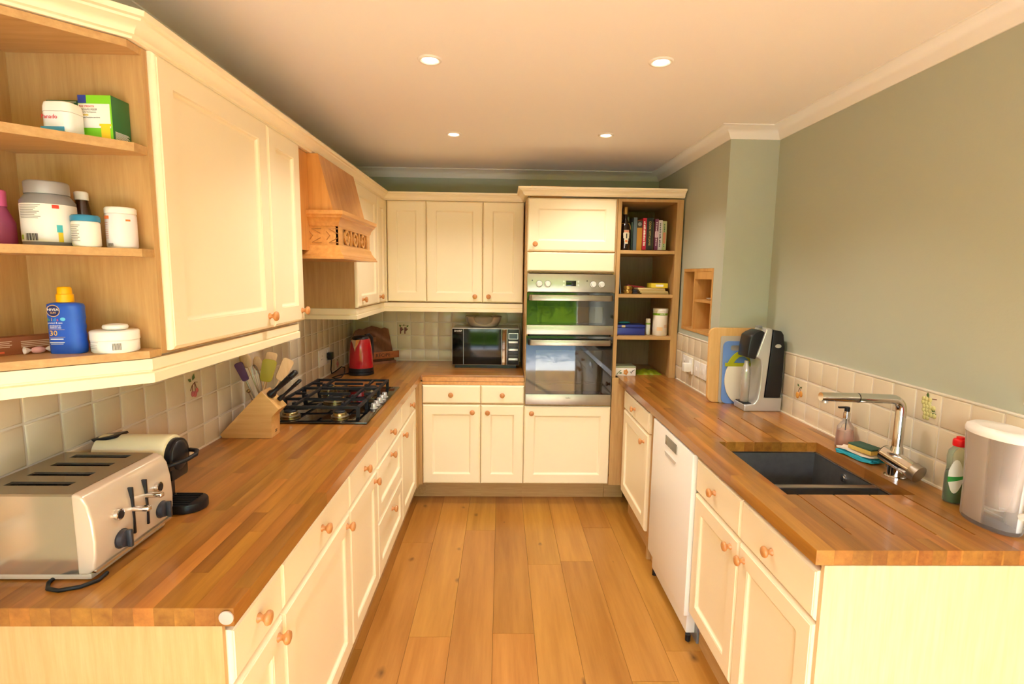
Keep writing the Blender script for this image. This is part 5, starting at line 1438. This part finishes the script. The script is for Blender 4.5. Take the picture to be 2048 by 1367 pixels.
def front_print(t, r, z0, z1, a0, a1, m, nm='printed_lines', off=0.0010, base=(0, 0, 0)):
    pts = [((r + off) * math.cos(R(a0 + (a1 - a0) * i / 6)), (r + off) * math.sin(R(a0 + (a1 - a0) * i / 6))) for i in range(7)]
    v = [(p[0], p[1], z0) for p in pts] + [(p[0], p[1], z1) for p in pts]
    return part(nm, MB().add(v, [(i, i + 1, 8 + i, 7 + i) for i in range(6)]), m, t, smooth=60)
m_label = flat('paper_label', 'f1eeea', 0.45)
m_txt = flat('text_grey', '9a9794', 0.5)
pk = jar('pink_bottle', 'translucent pink toiletry bottle at the wall end of the middle shelf', -1.112, 1.205, Z2, 0.030, 0.085, 0.018, 0.036, glassy('pink_gel', 'd86f9f', 0.05, 0.45), flat('pink_cap', 'e56ea6', 0.35), shoulder=0.035, cat='bottle')
bj = jar('supplement_tub', 'large grey supplement tub with white label on the middle shelf', -1.016, 1.225, Z2, 0.049, 0.113, 0.040, 0.028, m_grey, mat('grey_lid', 'a3a4a8', 0.3, 0.4), shoulder=0.016, lab_mat=m_label, lab=(0.08, 0.80))
for k in range(9):
    front_print(bj, 0.0492, 0.086 - k * 0.0035, 0.0875 - k * 0.0035, -120, -66 - (k * 5) % 17, m_txt)
for k in range(9):
    front_print(bj, 0.0492, 0.011, 0.026, -105 + k * 3.4, -103.6 + k * 3.4 + (k % 2), m_ink, 'barcode')
front_print(bj, 0.0492, 0.081, 0.0885, -44, -30, flat('red_flash', 'd8402f', 0.4), 'red_flash')
front_print(bj, 0.0492, 0.009, 0.030, -36, -26, flat('yellow_flash', 'e0c62f', 0.4), 'yellow_flash')
front_print(bj, 0.0492, 0.030, 0.046, -38, -26, flat('teal_flash', '49b6c4', 0.4), 'teal_flash')
front_print(bj, 0.0492, 0.013, 0.023, -124, -114, flat('lime_flash', '9ab83a', 0.4), 'green_mark')
br = jar('syrup_bottle', 'brown glass syrup bottle with white cap behind the grey tub', -0.996, 1.2955, Z2, 0.0185, 0.112, 0.014, 0.020, mat('brown_glass', '3a1d10', 0.08, coat=0.4), m_wplast, shoulder=0.040, cat='bottle', lab_mat=m_label, lab=(0.1, 0.5))
bl = jar('tablet_jar', 'small white jar with blue lid beside the grey tub', -0.935, 1.222, Z2, 0.0265, 0.056, 0.0270, 0.014, m_label, flat('blue_lid', '2f87b4', 0.35), shoulder=0.004)
for k in range(10):
    front_print(bl, 0.0265, 0.046 - k * 0.0038, 0.0475 - k * 0.0038, -125, -75 - (k * 7) % 15, m_txt)
wj = jar('vitamin_jar', 'white jar with white lid and orange print at the open end of the middle shelf', -0.895, 1.278, Z2, 0.0310, 0.079, 0.0312, 0.015, flat('pale_lilac_jar', 'ece6ea', 0.35), m_wplast, shoulder=0.003)
front_print(wj, 0.0310, 0.066, 0.073, -135, -100, flat('orange_flash', 'e8793f', 0.4), 'orange_flash')
front_print(wj, 0.0310, 0.062, 0.066, -40, -22, flat('orange_flash', 'e8793f', 0.4), 'orange_flash')
for k in range(8):
    front_print(wj, 0.0310, 0.022 + k * 0.005, 0.0232 + k * 0.005, -130, -108, flat('peach_text', 'd9a08a', 0.5))
    front_print(wj, 0.0310, 0.004, 0.011, -112 + k * 3, -110.6 + k * 3, m_ink, 'barcode')
solo('coiled_cable', MB().tube([(-1.080 + 0.022 * math.cos(R(40 * k)), 1.262 + 0.010 * math.sin(R(40 * k)), Z2 + 0.004 + 0.0006 * k) for k in range(22)], 0.0028, 6), m_rubber, 'small coil of black cable on the middle shelf between pink bottle and grey tub', 'cable', (-1.08, 1.262, Z2), smooth=60)
# bottom shelf
sb = thing('sunscreen_bottle', 'blue sunscreen spray bottle with yellow cap on the bottom shelf', 'bottle', (-1.004, 1.232, Z3), R(8))
segs = [(0.0003, 0.0335), (0.004, 0.036), (0.02, 0.0365), (0.032, 0.0345), (0.042, 0.0362), (0.052, 0.0340), (0.062, 0.0362), (0.072, 0.0340), (0.082, 0.0362), (0.095, 0.0355), (0.108, 0.036), (0.114, 0.033), (0.117, 0.024), (0.118, 0.013)]
v, f = [], []
ns = 28
for z, r_ in segs:
    for i in range(ns):
        a = 2 * PI * i / ns
        c_, s_ = math.cos(a), math.sin(a)
        rx = r_ if c_ > 0 else 0.0355 * min(1, r_ / 0.034)
        v.append((rx * math.copysign(abs(c_) ** 0.7, c_), 0.021 * math.copysign(abs(s_) ** 0.7, s_) * min(1, r_ / 0.034), z))
for k in range(len(segs) - 1):
    for i in range(ns):
        f.append((k * ns + i, k * ns + (i + 1) % ns, (k + 1) * ns + (i + 1) % ns, (k + 1) * ns + i))
f += [tuple(range(ns))[::-1], tuple((len(segs) - 1) * ns + i for i in range(ns))]
part('bottle', MB().add(v, f), flat('royal_blue_plastic', '2358c8', 0.3), sb, smooth=60)
part('cap', MB().lathe([(0.0165, 0.118), (0.0165, 0.136), (0.014, 0.1365), (0.0135, 0.150), (0.011, 0.153), (0.0001, 0.1535)], seg=24), flat('yellow_cap', 'f5b400', 0.35), sb, smooth=40)
yf = -0.0212
part('logo_disc', MB().cyl((-0.014, yf + 0.0005, 0.099), (-0.014, yf - 0.0003, 0.099), 0.0135, seg=28), flat('gold_ring', 'd8b070', 0.4), sb)
part('logo_field', MB().cyl((-0.014, yf, 0.099), (-0.014, yf - 0.0005, 0.099), 0.0122, seg=28), flat('navy_disc', '1a2560', 0.4), sb)
lettering('NIVEA', 0.0078, m_whiteink, sb, (-0.014, yf - 0.0007, 0.1015), world=False, sx=1.05)
lettering('SUN', 0.0058, flat('gold_text', 'e0b060', 0.4), sb, (-0.014, yf - 0.0007, 0.0945), world=False)
for i, (ch_, cl) in enumerate((('k', '6cc04a'), ('i', 'e8c030'), ('d', '49b6e0'), ('s', 'e0556a'))):
    lettering(ch_, 0.0100, flat('kids_' + ch_, cl, 0.4), sb, (-0.024 + i * 0.0058, yf - 0.0004, 0.079), world=False)
part('splash_mark', MB().sphere((0.004, yf, 0.080), 0.0055, 0.0005, 0.004), flat('sky_splash', '5fc0ea', 0.4), sb)
for i, (s_, sz, z) in enumerate((('protect & care', 0.0056, 0.0715), ('developed for', 0.0046, 0.065), ("children's skin", 0.0046, 0.0605))):
    lettering(s_, sz, m_whiteink, sb, (-0.012, yf - 0.0004, z), world=False, sx=0.9)
lettering('30', 0.0165, flat('gold_text30', 'e9b95a', 0.4), sb, (-0.017, yf - 0.0004, 0.0475), world=False)
part('rule', MB().box(-0.026, yf - 0.0004, 0.0560, 0.006, yf, 0.0565).box(-0.026, yf - 0.0004, 0.0385, 0.006, yf, 0.0390), flat('gold_rule', 'd9b069', 0.4), sb, smooth=0)
part('small_print', MB().box(-0.024, yf - 0.0004, 0.0335, 0.002, yf, 0.0355).box(-0.026, yf - 0.0004, 0.0260, 0.004, yf, 0.0275).box(-0.024, yf - 0.0004, 0.0225, 0.001, yf, 0.0238), m_whiteink, sb, smooth=0)
tb = jar('cream_tub', 'wide white cream tub next to the blue sunscreen', -0.919, 1.262, Z3, 0.0475, 0.030, 0.0490, 0.022, m_wplast, m_wplast, shoulder=0.002)
front_print(tb, 0.0490, 0.0265, 0.0272, -150, -95, m_txt)
for k in range(3):
    front_print(tb, 0.0475, 0.012 + k * 0.004, 0.0128 + k * 0.004, -135, -100, m_txt)
for k in range(8):
    front_print(tb, 0.0475, 0.008, 0.024, -62 + k * 2.6, -60.8 + k * 2.6, m_ink, 'barcode')
solo('white_ring', MB().lathe([(0.012, 0.002), (0.017, 0.0003), (0.024, 0.002), (0.026, 0.007), (0.024, 0.012), (0.016, 0.0135), (0.012, 0.011)], -0.914, 1.258, Z3 + 0.0525, 28), m_wplast, 'small white plastic ring on top of the cream tub', 'ring', (-0.914, 1.258, Z3 + 0.0525), smooth=60)
bb = thing('brown_carton', 'long brown cardboard carton lying on the bottom shelf', 'box', (-1.105, 1.212, Z3), R(62))
part('carton', MB().box(-0.070, -0.019, 0.0003, 0.070, 0.019, 0.040), flat('brown_card', '8a4c2c', 0.5), bb, bevel=0.0008)
mb = MB()
for k in range(4):
    mb.box(-0.060, -0.0196, 0.018 + k * 0.004, -0.020 + 0.004 * (k % 2), -0.0190, 0.0195 + k * 0.004)
    mb.box(0.000, -0.0196, 0.016 + k * 0.004, 0.060 - 0.005 * (k % 2), -0.0190, 0.0175 + k * 0.004)
part('print_lines', mb, flat('pale_print', 'd9b9a0', 0.5), bb, smooth=0)
part('red_mark', MB().box(-0.050, -0.0196, 0.005, -0.030, -0.0190, 0.009), flat('orange_mark', 'd8603a', 0.5), bb, smooth=0)
for i, (x, y, rz) in enumerate(((-1.062, 1.216, 62), (-0.994, 1.292, -12))):
    t = thing('wrapped_sweet', 'pink and white wrapped sweet ' + ('touching the brown carton' if i == 0 else 'tucked behind the sunscreen'), 'sweet', (x, y, Z3), R(rz))
    part('sweet', MB().sphere((0, 0, 0.0085), 0.014, 0.008, 0.008, 14, 8), flat('sweet_pink', 'd8a2a4', 0.3), t, smooth=60)
    for s_ in (1, -1):
        part('twist', MB().lathe([(0.002, 0), (0.009, 0.012), (0.0085, 0.0125), (0.0015, 0.0005)], seg=10, T=Matrix.Translation((s_ * 0.013, 0, 0.0095)) @ Matrix.Rotation(R(90 * s_), 4, 'Y')), flat('wrapper', 'e8dcd8', 0.2), t, smooth=0)

# ================================================================== contents of the tall open shelf unit
S1, S2, S3 = SH
lq = thing('liqueur_bottle', 'dark liqueur bottle with gold cap and cream label beside the cookbooks', 'bottle', (0.832, 3.60, S1))
part('glass', MB().lathe([(0.0001, 0.0003), (0.032, 0.0003), (0.035, 0.005), (0.036, 0.13), (0.033, 0.165), (0.020, 0.195), (0.014, 0.21), (0.013, 0.250), (0.0001, 0.250)], seg=32), mat('dark_bottle', '160a08', 0.08, coat=0.5), lq, smooth=50)
part('cap', MB().lathe([(0.0150, 0.240), (0.0150, 0.285), (0.0135, 0.288), (0.0001, 0.288)], seg=24), mat('gold_foil', 'b99550', 0.3, 0.6), lq, smooth=40)
pts = [(-112, -58), (-120, -50), (-118, -52), (-108, -62), (-104, -66), (-106, -64)]
for k in range(5):
    z0 = 0.135 - k * 0.018
    (a0, a1) = pts[k]
    front_print(lq, 0.0355, z0 - 0.018, z0, a0, a1, flat('cream_label', 'd9cdb2', 0.4), 'label_piece')
front_print(lq, 0.0358, 0.120, 0.134, -113, -57, flat('salmon_band', 'd08a6e', 0.4), 'salmon_band')
front_print(lq, 0.0358, 0.055, 0.070, -98, -74, flat('orange_seal', 'cf7a45', 0.4), 'orange_seal')
front_print(lq, 0.0358, 0.080, 0.112, -90, -78, m_ink, 'dark_emblem')
part('neck_cord', MB().tube([(0.026 * math.cos(R(a)), 0.026 * math.sin(R(a)), 0.182 + 0.006 * math.sin(R(a))) for a in range(0, 360, 20)], 0.0022, 6, closed=True).tube([(0.022, -0.016, 0.180), (0.030, -0.020, 0.160), (0.034, -0.018, 0.140)], 0.0022, 6), mat('gold_cord', 'b08a3c', 0.6), lq, smooth=60)
solo('slim_bottle', MB().lathe([(0.0001, 0.0003), (0.015, 0.0003), (0.016, 0.004), (0.016, 0.16), (0.008, 0.19), (0.008, 0.232), (0.0001, 0.233)], 0.868, 3.68, S1, 20), mat('pale_green_glass', '6f7f5c', 0.12), 'slim pale green bottle standing behind the liqueur bottle', 'bottle', (0.868, 3.68, S1), smooth=50)
books = [  # width, height, depth, colour, title, title colour, size, label
    (0.010, 0.195, 0.18, '3f5a4a', None, None, 0, 'thin dark green book next to the slim bottle'),
    (0.024, 0.225, 0.19, '5f7079', None, None, 0, 'tall slate blue book on the top shelf'),
    (0.037, 0.205, 0.19, 'c08a2e', None, None, 0, 'mustard yellow book with a round badge on its spine'),
    (0.026, 0.212, 0.18, 'c21f3c', '#', 'f4efe6', 0.019, 'red cookbook with white lettering on the top shelf'),
    (0.046, 0.214, 0.19, '1d231f', 'COOK WITH JAMIE', 'd8c76a', 0.019, 'thick black cookbook with yellow lettering'),
    (0.010, 0.190, 0.17, '6a5a3a', None, None, 0, 'thin brown book next to the thick black cookbook'),
    (0.024, 0.208, 0.18, '6e2f52', '#', 'e0d0d8', 0.012, 'plum purple book with a pale square on its spine'),
    (0.028, 0.200, 0.17, 'd8d2d4', '#', '3a3a44', 0.015, 'off-white cookbook with dark lettering'),
    (0.030, 0.196, 0.17, 'b4bf8e', '#', '3d6a44', 0.012, 'pale green book at the right end of the row of cookbooks'),
]
x = 0.886
for i, (w_, h_, dp, cl, ti, tc, ts_, lb) in enumerate(books):
    zb = S1 + (0.0 if i < 3 else 0.0085)
    yb_ = 3.625 + (0.02 if i in (0, 5) else 0.004 * (i % 3))
    t = thing('book', lb, 'book', (x + w_ / 2, yb_, zb), group='cookbooks on the top shelf')
    cv = flat('cover_' + cl, cl, 0.45)
    part('cover', MB().box(-w_ / 2 + 0.0004, 0, 0.0004, w_ / 2 - 0.0004, 0.003, h_).box(-w_ / 2 + 0.0004, 0.003, 0.0004, -w_ / 2 + 0.0024, dp, h_).box(w_ / 2 - 0.0024, 0.003, 0.0004, w_ / 2 - 0.0004, dp, h_), cv, t, smooth=0)
    part('pages', MB().box(-w_ / 2 + 0.0024, 0.003, 0.003, w_ / 2 - 0.0024, dp - 0.003, h_ - 0.003), m_label, t, smooth=0)
    if ti == '#':
        mk_ = MB()
        zz = h_ * 0.90
        while zz > h_ * 0.14:
            ln_ = random.uniform(0.004, 0.010)
            mk_.box(-ts_ * 0.38, -0.0006, zz - ln_, ts_ * 0.38 * random.uniform(0.3, 1.0), -0.0001, zz)
            zz -= ln_ + random.uniform(0.0015, 0.006)
        part('spine_print', mk_, flat('print_' + tc, tc, 0.5), t, smooth=0)
    elif ti:
        lettering(ti, ts_, flat('title_' + tc, tc, 0.5), t, (0, -0.0006, h_ * 0.52), '-Y', world=False, spin=R(-90))
    if i == 2:
        part('badge', MB().cyl((0, 0.0002, h_ - 0.024), (0, -0.0006, h_ - 0.024), 0.013, seg=24), flat('grey_badge', '8c8a7e', 0.5), t)
        part('spine_band', MB().box(-w_ / 2 + 0.0004, -0.0005, h_ - 0.048, w_ / 2 - 0.0004, 0.0, h_ - 0.001), flat('black_band', '3a3226', 0.5), t, smooth=0)
    if i == 6:
        part('spine_square', MB().box(-w_ / 2 + 0.001, -0.0007, 0.085, w_ / 2 - 0.001, -0.0001, 0.125), flat('lilac_square', 'd9b9c9', 0.5), t, smooth=0)
    if i == 8:
        part('spine_panel', MB().box(-0.009, -0.0007, 0.045, 0.009, -0.0001, 0.120), flat('salmon_panel', 'd08a6a', 0.5), t, smooth=0)
    x += w_ + 0.0006
solo('serving_board', MB().prism(rrect(0.188, 0.33, 0.05, 6, 1.060, 3.80), S1 + 0.0003, S1 + 0.0083, 'Z'), m_walnutx, 'thin round-cornered wooden board lying under the cookbooks', 'board', (1.060, 3.80, S1), bevel=0.002)
# second shelf
solo('blue_folder', MB().prism([(0.7915, S2 + 0.0003), (0.7975, S2 + 0.0003), (0.7975, S2 + 0.21), (0.7915, S2 + 0.21)], 3.60, 3.80, 'Y', T=Matrix.Translation((0.024, 0, 0)) @ Matrix.Translation((0.79, 0, S2)) @ Matrix.Rotation(R(-6), 4, 'Y') @ Matrix.Translation((-0.79, 0, -S2))), flat('pale_blue_card', '7c93ac', 0.5), 'pale blue folder leaning at the side of the second shelf', 'folder', (0.81, 3.7, S2))
gt = thing('tea_light_holder', 'pair of stacked gold glass tealight jars on the second shelf', 'candle holder', (0.868, 3.605, S2))
for k in range(2):
    part('gold_cup', MB().lathe([(0.0001, 0.0005), (0.028, 0.0005), (0.032, 0.006), (0.032, 0.022), (0.029, 0.027), (0.0001, 0.027)], 0, 0, k * 0.0275, 24), mat('gold_glass', 'a8833e', 0.18, 0.7), gt, smooth=40)
solo('black_pouch', MB().box(0.902, 3.600, S2 + 0.0004, 0.938, 3.66, S2 + 0.014).box(0.904, 3.605, S2 + 0.014, 0.936, 3.65, S2 + 0.030), flat('navy_fabric', '23222e', 0.6), 'small dark pouch between gold jars and notebooks', 'pouch', (0.918, 3.63, S2), bevel=0.005)
for k, (x0, x1, cl, lb) in enumerate(((0.965, 1.150, 'b39a62', 'lowest cream notebook in the stack on the second shelf'), (0.955, 1.148, 'cbb582', 'second cream notebook in the stack on the second shelf'), (0.948, 1.130, 'c0a66c', 'third cream notebook in the stack on the second shelf'), (0.940, 1.128, 'd6c08c', 'topmost cream notebook in the stack, under the yellow box'))):
    solo('notebook', MB().box(x0, 3.605 + 0.003 * k, S2 + 0.0004 + k * 0.0105, x1, 3.73, S2 + 0.0100 + k * 0.0105), flat('notebook_' + cl, cl, 0.6), lb, 'notebook', ((x0 + x1) / 2, 3.66, S2 + k * 0.0105), group='notebooks on the second shelf', bevel=0.001)
yx = thing('yellow_carton', 'bright yellow carton lying on the cream notebooks', 'box', (1.075, 3.66, S2 + 0.043))
part('carton', MB().box(1.030, 3.610, S2 + 0.0425, 1.145, 3.72, S2 + 0.0755), flat('yellow_card', 'e3cd34', 0.4), yx, world=True, bevel=0.001)
part('white_print', MB().box(1.062, 3.6092, S2 + 0.052, 1.115, 3.6099, S2 + 0.066), m_whiteink, yx, world=True, smooth=0)
solo('pink_packet', MB().box(-0.06, -0.035, 0, 0.06, 0.035, 0.012, T=Matrix.Translation((0.962, 3.775, S2 + 0.0420)) @ Matrix.Rotation(R(7), 4, 'Y')), flat('hot_pink', 'd23a63', 0.4), 'hot pink packet behind the notebooks', 'packet', (0.962, 3.775, S2 + 0.03), bevel=0.003)
solo('card_box', MB().box(0.905, 3.735, S2 + 0.0004, 1.03, 3.82, S2 + 0.033), flat('plain_card', '8d6c48', 0.6), 'plain brown box under the pink packet', 'box', (0.965, 3.78, S2), bevel=0.001)
# third shelf
bt = thing('blue_cash_tin', 'blue metal tin box with a pale label on the third shelf', 'tin', (0.905, 3.68, S3))
m_bt = mat('blue_tin', '2f3c96', 0.3, 0.2)
part('tin_body', MB().box(0.803, 3.600, S3 + 0.0004, 0.998, 3.76, S3 + 0.052), m_bt, bt, world=True, bevel=0.005)
part('tin_lid', MB().box(0.801, 3.598, S3 + 0.0525, 1.000, 3.762, S3 + 0.072), m_bt, bt, world=True, bevel=0.006)
part('tin_label', MB().box(0.835, 3.5972, S3 + 0.055, 0.860, 3.5982, S3 + 0.069), flat('tan_label', 'cdbb8a', 0.5), bt, world=True, smooth=0)
solo('teal_glasses_case', MB().sphere((0.872, 3.68, S3 + 0.0815), 0.042, 0.018, 0.009, 18, 8), flat('teal_plastic', '2a8fa3', 0.3), 'teal glasses case on the blue tin', 'case', (0.872, 3.68, S3 + 0.0725), smooth=60)
wc = jar('shake_canister', 'large white canister with green band on the third shelf', 1.108, 3.625, S3, 0.050, 0.168, 0.0515, 0.020, flat('canister_white', 'ece4da', 0.4), m_wplast, shoulder=0.003, lab_mat=flat('green_band', '7fae2a', 0.4), lab=(0.84, 0.93))
front_print(wc, 0.0500, 0.035, 0.060, -130, -85, flat('peach_print', 'ecc79c', 0.5), 'printed_patch')
front_print(wc, 0.0500, 0.055, 0.078, -75, -40, flat('blush_print', 'dcc0ae', 0.5), 'printed_patch')
lettering('HERBALIFE', 0.010, m_whiteink, wc, (0, -0.0510, 0.1487), '-Y', world=False, sx=0.75)
jar('small_canister', 'small white bottle with green band beside the large canister', 1.032, 3.650, S3, 0.0165, 0.098, 0.0160, 0.016, flat('bottle_white', 'e6e8e4', 0.4), m_wplast, shoulder=0.005, cat='bottle', lab_mat=flat('green_band2', '8ab84a', 0.4), lab=(0.74, 0.86))
# bottom compartment, standing on the worktop
fl = thing('floral_tin', 'white tin with orange and green flower print in the bottom compartment', 'tin', (0.872, 3.655, WT))
part('tin_body', MB().box(0.800, 3.590, WT + 0.0004, 0.944, 3.72, WT + 0.056), m_label, fl, world=True, bevel=0.003)
part('tin_lid', MB().box(0.799, 3.589, WT + 0.0565, 0.945, 3.721, WT + 0.066), flat('sage_lid', 'a9b497', 0.4), fl, world=True, bevel=0.003)
mb = MB()
for k in range(5):
    mb.sphere((0.874 + 0.010 * math.cos(R(72 * k)), 3.5895, WT + 0.026 + 0.012 * math.sin(R(72 * k))), 0.008, 0.0008, 0.009)
part('flower_print', mb, flat('orange_flower', 'd6924a', 0.4), fl, world=True, smooth=60)
part('leaf_print', MB().tube([(0.812, 3.5895, WT + 0.010), (0.826, 3.5895, WT + 0.028), (0.842, 3.5895, WT + 0.040)], 0.0022, 6).sphere((0.838, 3.5895, WT + 0.020), 0.010, 0.0008, 0.005), flat('green_leafprint', '5a7a4a', 0.4), fl, world=True, smooth=60)
part('scroll_print', MB().tube([(0.905, 3.5895, WT + 0.030), (0.912, 3.5895, WT + 0.018), (0.920, 3.5895, WT + 0.034), (0.936, 3.5895, WT + 0.044)], 0.0022, 6), m_ink, fl, world=True, smooth=60)
gb = MB()
n = 16
v = []
for i in range(n + 1):
    for j in range(9):
        u, w_ = i / n, j / 8
        v.append((0.962 + 0.180 * u + 0.004 * math.sin(j * 2.1), 3.63 + 0.14 * w_ + 0.005 * math.sin(i * 1.7), WT + 0.004 + 0.030 * (math.sin(PI * u) ** 0.5) * (math.sin(PI * w_) ** 0.5) * (0.75 + 0.25 * math.sin(i * 1.3 + j))))
m_ = len(v)
v += [(p[0], p[1], WT + 0.0008) for p in v]
f = []
for i in range(n):
    for j in range(8):
        a_ = i * 9 + j
        f += [(a_, a_ + 9, a_ + 10, a_ + 1), (m_ + a_, m_ + a_ + 1, m_ + a_ + 10, m_ + a_ + 9)]
    f += [(i * 9, m_ + i * 9, m_ + i * 9 + 9, i * 9 + 9), (i * 9 + 8, i * 9 + 17, m_ + i * 9 + 17, m_ + i * 9 + 8)]
for j in range(8):
    f += [(j, j + 1, m_ + j + 1, m_ + j), (n * 9 + j, m_ + n * 9 + j, m_ + n * 9 + j + 1, n * 9 + j + 1)]
gp = thing('green_bag', 'crumpled lime green packet lying beside the floral tin', 'packet', (1.05, 3.70, WT))
part('bag', MB().add(v, f), flat('lime_bag', '8a9a1e', 0.4), gp, world=True, smooth=60)
part('printed_marks', MB().box(1.030, 3.655, WT + 0.0345, 1.055, 3.672, WT + 0.0352).box(1.075, 3.660, WT + 0.0345, 1.090, 3.672, WT + 0.0352), m_ink, gp, world=True, smooth=0)
